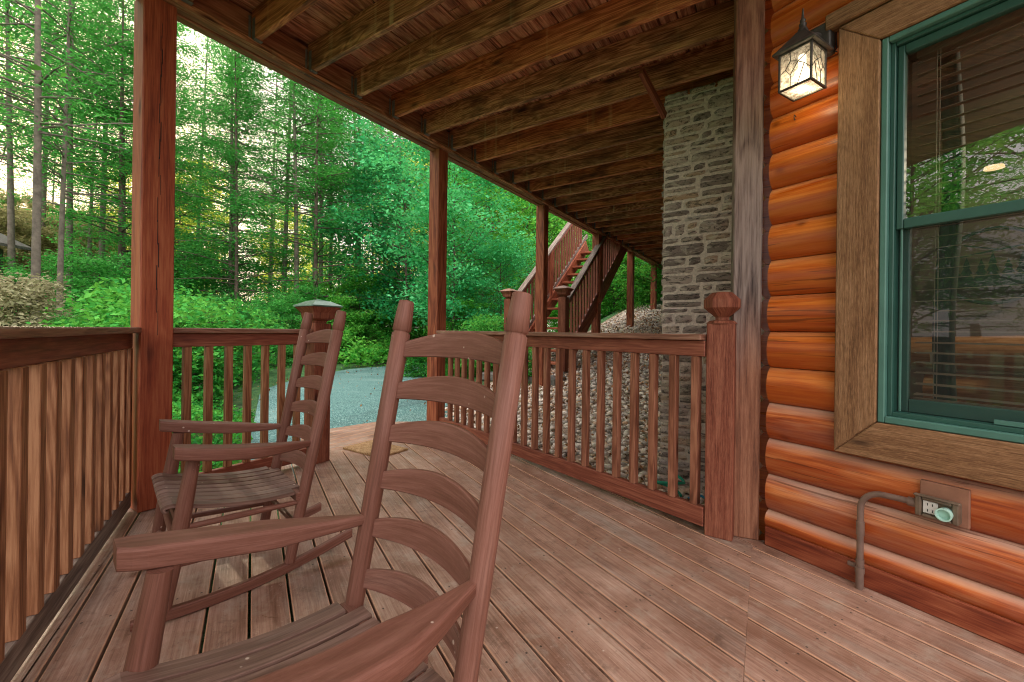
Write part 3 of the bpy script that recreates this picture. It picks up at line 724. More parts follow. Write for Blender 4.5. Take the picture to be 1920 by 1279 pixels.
# log headboard
hb0 = thru(.93, (636-632)/793*1.0, 2.0); hb1 = thru(1.30, 0, 2.0)
bed = empty('log_headboard', tuple(sw(.6, -2.2, 0)), 0, 'stack of orange logs forming a bed headboard behind the blinds', 'headboard')
for k, (z_, r_) in enumerate(((.82, .12), (.56, .13), (.30, .13))):
    b = MB(); b.tube([sw([-.12,-.02,.10][k], -2.2, z_), sw(.4, -2.2, z_+.01), sw(.9, -2.2, z_), sw(1.7, -2.2, z_)], [r_*.9, r_, r_, r_*.95], 16); pt(b.build('log', M['furniture'], bed), bed)
for s_ in (.62, 1.6):
    b = MB(); b.tube([sw(s_, -2.06, 0), sw(s_, -2.06, .98)], [.07, .065], 16); pt(b.build('bedpost', M['furniture'], bed), bed)
cu = MB()
secs = []
for z_ in np.linspace(.62, 2.1, 14):
    sec = [sw(.505+.028*math.cos(a)+.012*math.sin(z_*5), -.30+.04*math.sin(a)+.012*math.sin(3*a), z_) for a in np.linspace(0, 2*math.pi, 15)[:-1]]
    secs.append(sec)
cu.sweep(secs); tag(cu.build('curtain', M['art']), 'narrow dark green curtain hanging just inside the left edge of the window', 'curtain')
rl = MB(); lc = thru(1.135, (633-318)/793, 2.36)
rl.tube([lc, lc+UP*.02], [.055, .05], 20); tag(rl.build('ceiling_lamp', M['roomlamp']), 'small lit ceiling lamp glowing warm behind the upper window glass', 'ceiling lamp')

# ------------------------------------------------------------------ wall lantern
LC = sw(.19, .150, 0); lan = empty('wall_lantern', tuple(sw(.20, .02, 2.1)), 0, 'lit bronze wall lantern with leaded glass panes beside the window trim', 'lantern')
zb0, zb1, hs = 1.897, 2.040, .056
def lq(h, z, ox=0): return [LC+D*h*a-Nn*h*c+UP*z for a, c in ((-1,-1),(1,-1),(1,1),(-1,1))]
b = MB()
for a, c in ((-1,-1),(1,-1),(1,1),(-1,1)):
    b.box(LC+D*hs*a-Nn*hs*c+UP*(zb0+zb1)/2, UP, D, Nn, (zb1-zb0, .007, .007))
for z_ in (zb0, zb1-.003):
    for a in (-1, 1):
        b.box(LC+D*hs*a+UP*z_, Nn, D, UP, (2*hs+.009, .008, .008)); b.box(LC-Nn*hs*a+UP*(z_), D, Nn, UP, (2*hs-.009, .0075, .0075))
pt(b.build('cage', M['bronze'], lan, .001), lan)
b = MB(); b.sweep([lq(.075, zb1), lq(.077, zb1+.006), lq(.066, zb1+.018), lq(.045, zb1+.045), lq(.026, zb1+.070), lq(.018, zb1+.082)], smooth=False); pt(b.build('roof', M['bronze'], lan, .002), lan)
b = MB(); z_ = zb1+.080; b.tube([LC+UP*(z_+q) for q in (0, .012, .022, .030, .034, .040, .046, .050, .056, .075, .095)], [.020, .017, .011, .013, .013, .008, .010, .010, .005, .004, .002], 14); pt(b.build('finial', M['bronze'], lan), lan)
b = MB(); b.box(sw(.205, .034, 2.115), UP, D, Nn, (.125, .085, .05)); b.tube([sw(.205, .06, 2.13), sw(.200, .10, 2.125), LC+UP*(zb1+.05)], [.014, .012, .011], 10); pt(b.build('backplate', M['bronze'], lan, .01, 3), lan)
for q, (cdir, odir) in enumerate(((D, -Nn), (D, Nn), (-Nn, D), (-Nn, -D))):
    c = LC+odir*(hs-.001)+UP*(zb0+zb1)/2; hw = hs-.004; hh = (zb1-zb0)/2-.004
    b = MB(); b.add([c-cdir*hw-UP*hh, c+cdir*hw-UP*hh, c+cdir*hw+UP*hh, c-cdir*hw+UP*hh], [(0,1,2,3)], [[(0,0),(1,0),(1,1),(0,1)]]); gp = pt(b.build('glass_pane', M['lampglass'], lan), lan)
    b = MB(); PTS = [(-.35,1),(-.3,.45),(-.65,.05),(-.3,-.35),(.2,.25),(-.3,-1),(-1,-.1),(1,.6),(.62,-.0),(1,-.35),(.2,-1)]
    for i, j in ((0,1),(1,2),(2,3),(1,4),(3,5),(2,6),(4,7),(3,4),(4,8),(8,9),(8,10)):
        p_, q_ = PTS[i], PTS[j]; b.bar(c+odir*.002+cdir*hw*p_[0]+UP*hh*p_[1], c+odir*.002+cdir*hw*q_[0]+UP*hh*q_[1], .0022, .0022, up=odir)
    pt(b.build('leading', M['lead'], gp), lan)
b = MB(); c = LC+UP*(zb0+.001); b.add([c-D*hs-Nn*hs, c+D*hs-Nn*hs, c+D*hs+Nn*hs, c-D*hs+Nn*hs], [(0,1,2,3)], [[(0,0),(1,0),(1,1),(0,1)]]); pt(b.build('bottom_pane', M['lampglass'], lan), lan)
b = MB(); b.tube([LC+UP*q for q in (2.032, 2.028, 1.985, 1.972, 1.955, 1.938, 1.928)], [.012, .013, .014, .023, .027, .020, .006], 16); pt(b.build('bulb', M['bulb'], lan), lan)
L = bpy.data.lights.new('lantern_light', 'POINT'); L.energy = 1.1; L.color = (1, .80, .52); L.shadow_soft_size = .03
lo = bpy.data.objects.new('lantern_light', L); COL.objects.link(lo); lo.location = tuple(LC+UP*1.915+Nn*0)
L2 = bpy.data.lights.new('room_light', 'POINT'); L2.energy = 60; L2.color = (1, .78, .55); L2.shadow_soft_size = .12
l2 = bpy.data.objects.new('room_light', L2); COL.objects.link(l2); l2.location = tuple(sw(1.5, -1.9, 2.1))
# hook + cable
b = MB(); h0 = sw(.11, .02, 1.86); b.tube([h0, h0+(-Nn)*.012+UP*.006, h0-Nn*.018-UP*.004, h0-Nn*.012-UP*.016, h0-Nn*.004-UP*.012], .0018, 8); tag(b.build('wall_hook', M['bronze']), 'small metal cup hook screwed into the log below the lantern', 'hook')
b = MB(); b.tube([sw(.250, .016, 2.16), sw(.251, .020, 2.12), sw(.252, .018, 2.085), sw(.256, .022, 2.072), sw(.249, .026, 2.062), sw(.258, .024, 2.052)], .0022, 8); tag(b.build('cable', M['black']), 'short dark cable end hanging between the lantern and the window trim', 'cable')

# ------------------------------------------------------------------ outlet and conduit
ot = empty('power_outlet', tuple(sw(.565, .02, .38)), 0, 'brown metal outdoor power outlet with pale round cap on the lower logs', 'power outlet')
b = MB(); b.box(sw(.575, .024, .389), D, UP, Nn, (.118, .125, .016)); pt(b.build('backing_plate', M['plate'], ot, .003, 2), ot)
b = MB(); rectframe(b, .512, .617, .338, .404, .016, .016, .010, .010, .030, .066); b.box(sw(.5645, .040, .371), D, UP, Nn, (.08, .05, .02)); pt(b.build('housing', M['outlet_box'], ot, .004, 2), ot)
b = MB(); b.box(sw(.5645, .062, .4075), D, UP, Nn, (.112, .007, .02)); pt(b.build('cover', M['outlet_box'], ot, .003), ot)
b = MB(); b.box(sw(.548, .053, .371), D, UP, Nn, (.036, .040, .006)); rc = pt(b.build('receptacle', M['white'], ot, .001), ot)
b = MB()
for ds, dz in ((-.006, .010), (.006, .010), (-.006, -.010), (.006, -.010)): b.box(sw(.548+ds, .0565, .371+dz), UP, D, Nn, (.008, .0018, .002))
pt(b.build('slot', M['black'], rc), ot)
b = MB(); cc = sw(.586, .05, .368); b.tube([cc, cc-Nn*.012, cc-Nn*.036], [.017, .0185, .0205], 28, cap=False); b.tube([cc-Nn*.036, cc-Nn*.0362], [.0205, .0165], 28, cap=False); b.tube([cc-Nn*.0362, cc-Nn*.020], [.0165, .0145], 28, cap=False); b.tube([cc-Nn*.019, cc-Nn*.020], [.0146, .0146], 28)
pt(b.build('cap', M['cap'], ot), ot)
cd = empty('conduit', tuple(sw(.357, .03, 0)), 0, 'brown painted conduit pipe bending up from the deck to the outlet', 'conduit')
P = [sw(.357, .045, -.0), sw(.357, .045, .12), sw(.357, .045, .25), sw(.357, .045, .30)]
for a in np.linspace(0, math.pi/2, 9)[1:]: P.append(sw(.357+.07*(1-math.cos(a)), .045, .30+.07*math.sin(a)))
P += [sw(.47, .045, .372), sw(.512, .046, .372)]
b = MB(); b.tube(P, .0105, 16); pt(b.build('pipe', M['conduit'], cd), cd)
for z_, hh, r_ in ((.225, .05, .0128), (.10, .02, .013), (.035, .05, .0125), (.07, .02, .0145)):
    b = MB(); b.tube([sw(.357, .045, z_-hh/2), sw(.357, .045, z_+hh/2)], r_, 16); pt(b.build('coupling', M['conduit'], cd, .001), cd)
b = MB(); b.tube([sw(.49, .045, .372), sw(.514, .045, .372)], .015, 16); pt(b.build('connector', M['conduit'], cd, .001), cd)
b = MB(); b.box(sw(.340, .032, .075), D, UP, Nn, (.05, .016, .012)); pt(b.build('strap', M['conduit'], cd, .002), cd)

# ------------------------------------------------------------------ rocking chairs
CH = dict(xt=-.372, wt=.197, zt=1.013, xb=-.188, wb=.189, xaf=.165, waf=.262, zaf=.549, zar=.493, xlt=.113, wl=.215, xlb=.184, xr=-.386, zr=.069)
def make_chair(name, label):
    r = empty(name, (0,0,0), 0, label, 'rocking chair', 'ladder-back rocking chairs on the porch')
    X, Y, Z = np.eye(3)
    def P(x, y, z): return np.array([x, y, z], float)
    def rz(x): return .30*(x-.02)**2+.002      # underside of the rocker
    for s in (-1, 1):
        top = P(CH['xt'], s*CH['wt'], CH['zt']); bot = P(CH['xb'], s*CH['wb'], rz(CH['xb'])+.034); Lr = np.linalg.norm(top-bot); d = (top-bot)/Lr
        prof = [(0,.019),(.25*Lr,.021),(.6*Lr,.0225),(Lr-.085,.0228),(Lr-.0835,.0205),(Lr-.081,.0190),(Lr-.0785,.0205),(Lr-.077,.0235),(Lr-.04,.0218),(Lr-.004,.0192),(Lr-.0015,.0186),(Lr,.0165)]
        b = MB(); b.tube([bot+d*q for q, _ in prof], [q for _, q in prof], 20); b.build('back_post', M['chair'], r)
        lt = P(CH['xlt'], s*CH['wl'], CH['zaf']-.035); lb = P(CH['xlb'], s*CH['wl'], rz(CH['xlb'])+.034); dl = lb-lt
        b = MB(); b.tube([lt+dl*q for q in (0,.1,.35,.5,.7,.9,1)], [.019,.021,.024,.0245,.023,.020,.018], 20); b.build('front_leg', M['chair'], r)
        # rocker
        secs = []
        for x in np.linspace(-.43, .265, 26):
            z = rz(x); h = .036 if x < .22 else .036-.25*(x-.22); w = .0125
            yy = s*(CH['wb']+(CH['wl']-CH['wb'])*min(1.25, max(-.4, (x-CH['xb'])/(CH['xlb']-CH['xb']))))
            secs.append([P(x, yy-w, z), P(x, yy+w, z), P(x, yy+w, z+h), P(x, yy-w, z+h)])
        b = MB(); b.sweep(secs, smooth=False); b.build('rocker', M['chair'], r, .004)
        # arm: bowed, broad in front, tapering to the back post
        k = (CH['zar']-.05)/(CH['zt']-.05); px = CH['xb']+(CH['xt']-CH['xb'])*k+.018; py = CH['wb']+(CH['wt']-CH['wb'])*k
        secs = []; n_ = 22
        for i in range(n_+1):
            q = i/n_; x = px+(CH['xaf']+.004-px)*q
            yc = py+(CH['waf']-.012-py)*q+.018*math.sin(math.pi*min(1, q*1.0))
            hw = .011+.026*min(1, q/.42)**1.0
            if q > .9: hw -= .010*((q-.9)/.1)**2
            z = CH['zar']+(CH['zaf']-CH['zar'])*q-.010*math.sin(math.pi*q); th = .019+.019*min(1, q/.45)
            secs.append([P(x, s*(yc-hw), z-th/2-.004), P(x, s*(yc+hw), z-th/2-.004), P(x, s*(yc+hw), z+th/2), P(x, s*(yc-hw), z+th/2)][::(1 if s > 0 else -1)])
        b = MB(); b.sweep(secs, smooth=False); b.build('arm', M['chair'], r, .007, 3)
    # ladder slats
    for i, zt in enumerate((.907, .805, .703, .595, .487, .376)):
        k = (zt-.02-.05)/(CH['zt']-.05); xb = CH['xb']+(CH['xt']-CH['xb'])*k; yb = CH['wb']+(CH['wt']-CH['wb'])*k-.008
        secs = []
        for q in np.linspace(-1, 1, 25):
            arch = .030*(1-abs(q)**1.9)*(1 if True else 1); bow = -.036*(1-q*q); x = xb+bow; y = yb*q; th = .0055
            low = .006*(1-q*q)
            dx = -.19*.04
            secs.append([P(x+th, y, zt-.037+low), P(x-th, y, zt-.037+low), P(x-th+dx, y, zt+arch), P(x+th+dx, y, zt+arch)])
        b = MB(); b.sweep(secs, smooth=False); b.build('back_slat', M['chair'], r, .0025)
    # seat
    ns = 8
    for i in range(ns):
        y0 = -.205+.41*i/ns; y1 = y0+.41/ns-.007; secs = []
        fr = .195; bk = -.235 if 0 < i < ns-1 else -.200
        xs = list(np.linspace(bk, .165, 14))+[.180, .190, .195, .194, .189]
        for j, x in enumerate(xs):
            if j < 14:
                q = (x-bk)/(.165-bk); z = .318+.052*q**1.3-.012*math.sin(math.pi*q)
                nx, nz = 0, 1
            else:
                z = [.369, .366, .360, .352, .345][j-14]
            yc = (y0+y1)/2; dipc = -.006*(1-(yc/.2)**2)
            tx, tz = (0, .014) if j < 14 else [(.004,.013), (.008,.011), (.012,.006), (.013,.002), (.013,0)][j-14]
            secs.append([P(x-tx*0-(.0 if j<14 else tx), y0, z-tz+dipc), P(x-(0 if j<14 else tx), y1, z-tz+dipc), P(x, y1, z+dipc), P(x, y0, z+dipc)])
        b = MB(); b.sweep(secs, smooth=False); b.build('seat_slat', M['chair_seat'], r, .003)
    for x, z in ((.150, .322), (-.215, .292)):
        b = MB(); b.bar(P(x, -.205, z), P(x, .205, z), .022, .034); b.build('seat_rail', M['chair'], r, .003)
    def stretch(a, c, rad=.0095):
        a, c = np.array(a), np.array(c); b = MB(); b.tube([a+(c-a)*q for q in (0,.1,.5,.9,1)], [rad*.75, rad, rad*1.15, rad, rad*.75], 12); b.build('stretcher', M['chair'], r)
    for s in (-1, 1):
        for z in (.27, .155):
            def onb(z): k = (z-.05)/(CH['zt']-.05); return (CH['xb']+(CH['xt']-CH['xb'])*k, s*(CH['wb']+(CH['wt']-CH['wb'])*k), z)
            def onf(z): k = (z-.05)/(CH['zaf']-.085); return (CH['xlb']+(CH['xlt']-CH['xlb'])*k, s*CH['wl'], z)
            stretch(onb(z), onf(z+.02))
    for z in (.24, .14):
        k = (z-.05)/(CH['zaf']-.085); x = CH['xlb']+(CH['xlt']-CH['xlb'])*k; stretch((x, -CH['wl'], z), (x, CH['wl'], z), .011)
    k = (.18-.05)/(CH['zt']-.05); x = CH['xb']+(CH['xt']-CH['xb'])*k; stretch((x, -CH['wb'], .18), (x, CH['wb'], .18))
    return r
ca = make_chair('rocking_chair', 'brown ladder-back rocking chair farther away, its whole seat in view beside the big corner post')
cb_ = copy_tree(ca); cb_['label'] = 'brown ladder-back rocking chair nearest the viewer, cut off at the bottom'
ca.location = (-1.104, 1.620, 0); ca.rotation_euler = (0, 0, 3.904)
cb_.location = (-.378, .681, 0); cb_.rotation_euler = (0, 0, 3.970)

# ------------------------------------------------------------------ doormat
b = MB(); b.box(np.array([-1.055, 3.30, .008]), V, W, UP, (.275, .435, .016)); tag(b.build('doormat', M['coir'], None, .003), 'tan coir doormat lying on the deck at the exit to the driveway', 'doormat')

# ------------------------------------------------------------------ terrain
def sstep(a, b, x): t = np.clip((x-a)/(b-a), 0, 1); return t*t*(3-2*t)
def ground_h(x, y):
    rx, ry = x-PF[0], y-PF[1]; t = rx*V[0]+ry*V[1]; w = rx*W[0]+ry*W[1]
    slope = -.20+.22*(t-2.42); slope = np.minimum(slope, 1.55+.12*(t-10)); slope = np.maximum(slope, -.22)
    b_ = sstep(-3.0, -.9, w)
    drive = -.12
    far = sstep(16, 60, np.hypot(x, y))*1.0+np.clip((t-9)*.10, 0, 6)*sstep(-6, 0, w)
    h = drive+(slope-drive)*b_+far*(1-b_*.6)
    # left of the deck the bank falls a little
    n = x*Nn[0]+y*Nn[1]
    lf = sstep(-.55, -1.2, n)*sstep(4.2, 2.6, y-.2*x*0); h = h-.22*lf
    h = h-.16*sstep(.9, .3, np.maximum(np.abs(n-.8)/2.2, 0)*1.0)*sstep(3.0, 1.8, t)*1.0
    return h
def grid_obj(name, xs, ys, hf, m, kind='structure'):
    Xg, Yg = np.meshgrid(xs, ys); Z = hf(Xg, Yg); nx, ny = len(xs), len(ys)
    v = np.stack([Xg, Yg, Z], -1).reshape(-1, 3); i = np.arange(nx*ny).reshape(ny, nx)
    f = np.stack([i[:-1,:-1], i[:-1,1:], i[1:,1:], i[1:,:-1]], -1).reshape(-1, 4)
    me = bpy.data.meshes.new(name); me.from_pydata(v.tolist(), [], f.tolist()); me.materials.append(m); me.polygons.foreach_set('use_smooth', [True]*len(f)); me.update()
    o = bpy.data.objects.new(name, me); COL.objects.link(o); o['kind'] = kind; return o
def nonu(a, b, c, d, st): return np.concatenate([np.linspace(a, c, 26)[:-1], np.arange(c, d, st), np.linspace(d, b, 26)])
def gh(x, y):
    h = ground_h(x, y); return h+.03*np.sin(x*1.7+y*.6)*np.sin(y*1.3-x*.4)*sstep(5, 9, np.hypot(x, y))
grid_obj('ground', nonu(-260, 260, -14, 10, .3), nonu(-120, 400, -4, 24, .3), gh, M['ground'])
# driveway sheet
dpoly_l = [(-2.35, 3.70), (-2.95, 4.8), (-4.1, 6.9), (-4.45, 8.8), (-4.3, 10.6), (-3.4, 12.8), (-1.9, 14.6), (1.2, 16.4), (5.5, 18.0)]
dpoly_r = [(-1.3, 3.45), (-.45, 4.35), (-.9, 5.6), (-1.35, 6.9), (-1.75, 8.3), (-1.8, 9.4), (-1.3, 10.6), (1.6, 12.4), (6.2, 14.0)]
vs, fs = [], []; NS = 14
for (a, b_) in zip(dpoly_l, dpoly_r):
    pass
def rs(pts, n):
    pts = np.array(pts); d = np.r_[0, np.cumsum(np.linalg.norm(np.diff(pts, axis=0), axis=1))]; q = np.linspace(0, d[-1], n); return np.stack([np.interp(q, d, pts[:,0]), np.interp(q, d, pts[:,1])], 1)
Lp, Rp = rs(dpoly_l, 60), rs(dpoly_r, 60)
vv = []
for i in range(60):
    for j in range(NS+1):
        q = j/NS; p = Lp[i]*(1-q)+Rp[i]*q; vv.append((p[0], p[1], float(gh(p[0], p[1]))+.02+.03*math.sin(math.pi*q)))
ff = [(i*(NS+1)+j, i*(NS+1)+j+1, (i+1)*(NS+1)+j+1, (i+1)*(NS+1)+j) for i in range(59) for j in range(NS)]
me = bpy.data.meshes.new('driveway'); me.from_pydata(vv, [], ff); me.materials.append(M['drive']); me.polygons.foreach_set('use_smooth', [True]*len(ff)); me.update()
o = bpy.data.objects.new('driveway', me); COL.objects.link(o); o['kind'] = 'structure'
if me.polygons[0].normal.z < 0: me.flip_normals()

# ------------------------------------------------------------------ pebbles
def ico():
    import bmesh
    bmn = bmesh.new(); bmesh.ops.create_icosphere(bmn, subdivisions=1, radius=1); v = np.array([p.co[:] for p in bmn.verts]); f = np.array([[q.index for q in p.verts] for p in bmn.faces]); bmn.free(); return v, f
iv, iF = ico()
def scatter_pebbles(name, label, cnt, tr_, wr, smin, smax, dens=1.0):
    t = tr_[0]+(tr_[1]-tr_[0])*rng.random(cnt)**dens; w = wr[0]+(wr[1]-wr[0])*rng.random(cnt)
    p = PF[None]+V[None]*t[:,None]+W[None]*w[:,None]; p[:,2] = gh(p[:,0], p[:,1])
    s = smin+(smax-smin)*rng.random(cnt)**2.5; sc = np.stack([s*(1+.5*rng.random(cnt)), s*(.75+.3*rng.random(cnt)), s*(.45+.25*rng.random(cnt))], 1)
    a = rng.random(cnt)*6.28; tl = (rng.random(cnt)-.5)*.9
    v = iv[None]*sc[:,None]+rng.normal(0, .06, (cnt, len(iv), 3))*s[:,None,None]
    x = v[...,0]; z = v[...,2]; x, z = x*np.cos(tl)[:,None]-z*np.sin(tl)[:,None], x*np.sin(tl)[:,None]+z*np.cos(tl)[:,None]
    y = v[...,1]; xx = x*np.cos(a)[:,None]-y*np.sin(a)[:,None]; yy = x*np.sin(a)[:,None]+y*np.cos(a)[:,None]
    V3 = np.stack([xx, yy, z+s[:,None]*.25+rng.random(cnt)[:,None]*.02], -1)+p[:,None]
    F = (iF[None]+(np.arange(cnt)*len(iv))[:,None,None]).reshape(-1, 3)
    mesh_fast(name, V3.reshape(-1, 3), F, 3, np.repeat(rng.random(cnt), len(iF)), M['pebble'], True, label)
def mesh_raw(name, V3, F, k, rnd, m, smooth=False):
    me = bpy.data.meshes.new(name); nf = len(F)
    me.vertices.add(len(V3)); me.vertices.foreach_set('co', V3.astype(np.float32).ravel())
    me.loops.add(nf*k); me.loops.foreach_set('vertex_index', F.astype(np.int32).ravel())
    me.polygons.add(nf); me.polygons.foreach_set('loop_start', np.arange(nf, dtype=np.int32)*k); me.polygons.foreach_set('loop_total', np.full(nf, k, dtype=np.int32))
    me.polygons.foreach_set('use_smooth', np.full(nf, smooth)); me.update(calc_edges=True)
    at = me.attributes.new('rnd', 'FLOAT', 'FACE'); at.data.foreach_set('value', rnd.astype(np.float32)); me.materials.append(m); return me
def mesh_fast(name, V3, F, k, rnd, m, smooth, label=None, kind='stuff'):
    me = mesh_raw(name, V3, F, k, rnd, m, smooth)
    o = bpy.data.objects.new(name, me); COL.objects.link(o); o['kind'] = kind
    if label: o['label'] = label; o['category'] = name.replace('_', ' ')
    return o
scatter_pebbles('pebbles', 'grey and tan river pebbles covering the slope behind the railing', 23000, (1.75, 10.5), (-.75, 2.7), .012, .038, 1.25)
gx = np.linspace(1.7, 10.6, 60); gw = np.linspace(-.85, 2.75, 24); TT, WW = np.meshgrid(gx, gw)
bx = PF[0]+V[0]*TT+W[0]*WW; by = PF[1]+V[1]*TT+W[1]*WW; bz = gh(bx, by)+.006; ii = np.arange(bx.size).reshape(bx.shape)
me = bpy.data.meshes.new('gravel_bed'); me.from_pydata(np.stack([bx, by, bz], -1).reshape(-1, 3).tolist(), [], np.stack([ii[:-1,:-1], ii[1:,:-1], ii[1:,1:], ii[:-1,1:]], -1).reshape(-1, 4).tolist()); me.materials.append(plain('gravel_soil', (.30,.23,.17), .95, 0, .5, 30, .8)); me.update()
o = bpy.data.objects.new('gravel_bed', me); COL.objects.link(o); o['kind'] = 'structure'

# ------------------------------------------------------------------ foliage
def leaf_quads(cent, size, flat=.5, narrow=.45):
    n = len(cent); a = rng.normal(0, 1, (n, 3)); a[:,2] *= flat; a /= np.linalg.norm(a, axis=1)[:,None]
    b = rng.normal(0, 1, (n, 3)); b[:,2] *= .6; b -= a*(a*b).sum(1)[:,None]; b /= np.linalg.norm(b, axis=1)[:,None]
    s = size*(.6+.8*rng.random(n)); a = a*s[:,None]; b = b*(s*narrow)[:,None]
    dr = np.zeros((n,3)); dr[:,2] = -s*.25
    P4 = np.stack([cent-a+dr*.3, cent-b*1.0, cent+a+dr, cent+b*1.0], 1)
    return P4.reshape(-1, 3), np.arange(n*4).reshape(n, 4)
class Tree:
    pass
def tree_meshes(kind, seed, H, leafmat, barkmat, nleaf, leafsize, r0, spread, zlo, nb, lean=.02, flatc=.35, clus=5, droop=0.0, crs=.42, taper=1.0):
    random.seed(seed); global rng; rng = np.random.default_rng(seed)
    tb = MB(); m = 12; pts = []; 
    lx, ly = random.uniform(-lean, lean)*H, random.uniform(-lean, lean)*H
    for i in range(m+1):
        q = i/m; pts.append(np.array([lx*q*q+.06*math.sin(q*7+seed)*H*.02, ly*q*q+.06*math.cos(q*6+seed)*H*.02, H*q-.3*(1-q)]))
    tb.tube(pts, [r0*(1.25 if i == 0 else 1)*(1-.85*(i/m)**taper) for i in range(m+1)], 9)
    pz = np.array(pts); cents = []
    for b_ in range(nb):
        q = zlo+(1-zlo)*((b_+random.random())/nb); base = np.array([np.interp(q, np.linspace(0,1,m+1), pz[:,c]) for c in range(3)])
        az = random.random()*6.283
        if kind == 'pine': ln = spread*(1-.65*((q-zlo)/(1-zlo)))*random.uniform(.55, 1.15); rise = random.uniform(-.02, .35)-droop
        elif kind == 'broad': ln = spread*math.sin(math.pi*min(1, .25+.75*(1-q)))*random.uniform(.6, 1.1)+.3; rise = random.uniform(.25, .8)-droop
        else: ln = spread*random.uniform(.5, 1.1)*(1-.4*q); rise = random.uniform(.05, .5)-droop
        dirv = np.array([math.cos(az), math.sin(az), rise]); P_ = [base+dirv*ln*k+np.array([0,0,-.10*ln*k*k*(1+droop)])+np.array([math.sin(k*5+b_), math.cos(k*4+b_), 0])*.04*ln*k for k in (0,.3,.6,.85,1)]
        rr = r0*(1-.85*q)*.35+.006; tb.tube(P_, [rr, rr*.8, rr*.55, rr*.35, rr*.2], 5, cap=False)
        for c in range(clus):
            k = random.uniform(.35, 1.05); pc = np.array([np.interp(k, (0,.3,.6,.85,1), [p[j] for p in P_]) for j in range(3)])
            off = rng.normal(0, 1, 3)*np.array([1, 1, .4])*ln*.14; pc2 = pc+off
            cents.append(pc2)
            if random.random() < .5: tb.tube([pc, pc2], [rr*.3, rr*.15], 4, cap=False)
    cents = np.array(cents); per = max(1, nleaf//len(cents)); C = np.repeat(cents, per, 0)
    C = C+rng.normal(0, 1, C.shape)*np.array([crs, crs, crs*flatc])*(.6+.8*rng.random((len(C),1)))
    P4, F = leaf_quads(C, leafsize, .45, .26 if kind == 'pine' else .5)
    clr = np.repeat(rng.random(len(cents)), per)*.45+.55*rng.random(len(C))
    me_l = mesh_raw(kind+'_foliage', P4, F, 4, clr, leafmat)
    tme = bpy.data.meshes.new(kind+'_trunk'); tme.from_pydata(tb.v, [], tb.f); tme.polygons.foreach_set('use_smooth', tb.sm); tme.materials.append(barkmat); tme.update()
    return tme, me_l
TM = {
 'pine0': tree_meshes('pine', 11, 13, M['leaf_pine'], M['bark_pale'], 15000, .058, .10, 2.5, .14, 85, crs=.20, flatc=.4, clus=4),
 'pine1': tree_meshes('pine', 12, 15, M['leaf_pine'], M['bark'], 15000, .062, .12, 2.8, .24, 80, crs=.22, flatc=.4, clus=4),
 'pine2': tree_meshes('pine', 13, 11, M['leaf_pine'], M['bark'], 14000, .058, .08, 2.2, .10, 75, crs=.20, flatc=.4, clus=4),
 'high': tree_meshes('pine', 14, 15, M['leaf_pine'], M['bark_pale'], 15000, .060, .10, 3.2, .42, 75, crs=.24, flatc=.35, clus=5, droop=.1),
 'tan': tree_meshes('bush', 45, 5.5, M['leaf_tan'], M['bark'], 9000, .07, .05, 1.9, .10, 60, crs=.22, flatc=.5),
 'low': tree_meshes('bush', 44, 3.2, M['leaf_pine'], M['bark'], 13000, .042, .04, 1.7, .05, 60, crs=.16, flatc=.35),
 'broad0': tree_meshes('broad', 21, 8, M['leaf_broad'], M['bark'], 17000, .064, .07, 2.2, .20, 70, crs=.26, flatc=.45),
 'broad1': tree_meshes('broad', 22, 6.5, M['leaf_blue'], M['bark'], 16000, .062, .06, 2.0, .22, 60, crs=.24, flatc=.5),
 'broad2': tree_meshes('broad', 23, 10, M['leaf_yellow'], M['bark_pale'], 10000, .105, .10, 2.4, .15, 70, crs=.34, flatc=.5),
 'bare': tree_meshes('pine', 31, 13, M['leaf_pine'], M['bark_pale'], 4600, .060, .078, 1.9, .35, 70, crs=.20, flatc=.4),
 'shrub0': tree_meshes('bush', 41, 1.5, M['leaf_shrub'], M['bark'], 8000, .050, .025, 1.15, .04, 50, crs=.16, flatc=.7),
 'shrub1': tree_meshes('bush', 42, 2.3, M['leaf_broad'], M['bark'], 12000, .042, .03, 1.5, .05, 55, crs=.18, flatc=.35),
 'pale': tree_meshes('bush', 43, 2.6, M['leaf_pale'], M['bark'], 7000, .060, .03, 1.1, .05, 50, crs=.22, flatc=.6),
}
random.seed(3); rng = np.random.default_rng(3)
LBL = {'pine': ('pine_tree', 'pine tree', 'tall green pine standing in the forest beyond the driveway', 'pines of the forest'),
 'broad0': ('broadleaf_tree', 'tree', 'leafy green broadleaf tree in the forest beyond the driveway', 'green broadleaf trees of the forest'),
 'broad1': ('broadleaf_tree', 'tree', 'blue-green leafy understory tree behind the porch railing', 'blue-green understory trees'),
 'broad2': ('broadleaf_tree', 'tree', 'yellow-green backlit tree deep in the forest', 'sunlit yellow-green trees'),
 'bare': ('pine_tree', 'pine tree', 'slender pine with a nearly bare pale trunk', 'slender bare-trunked pines'),
 'high': ('pine_tree', 'pine tree', 'tall pine with foliage only on its upper half', 'high-crowned pines'),
 'tan': ('young_tree', 'young tree', 'young tree with olive-tan leaves backlit by the low sun', 'backlit olive young trees'),
 'low': ('young_pine', 'young pine', 'young pine with layered green boughs beyond the shrubs', 'young pines beyond the shrubs'),
 'shrub': ('shrub', 'shrub', 'low green shrub at the edge of the forest floor', 'green shrubs edging the driveway'),
 'pale': ('shrub', 'shrub', 'pale backlit bush below the neighbouring roof', None)}
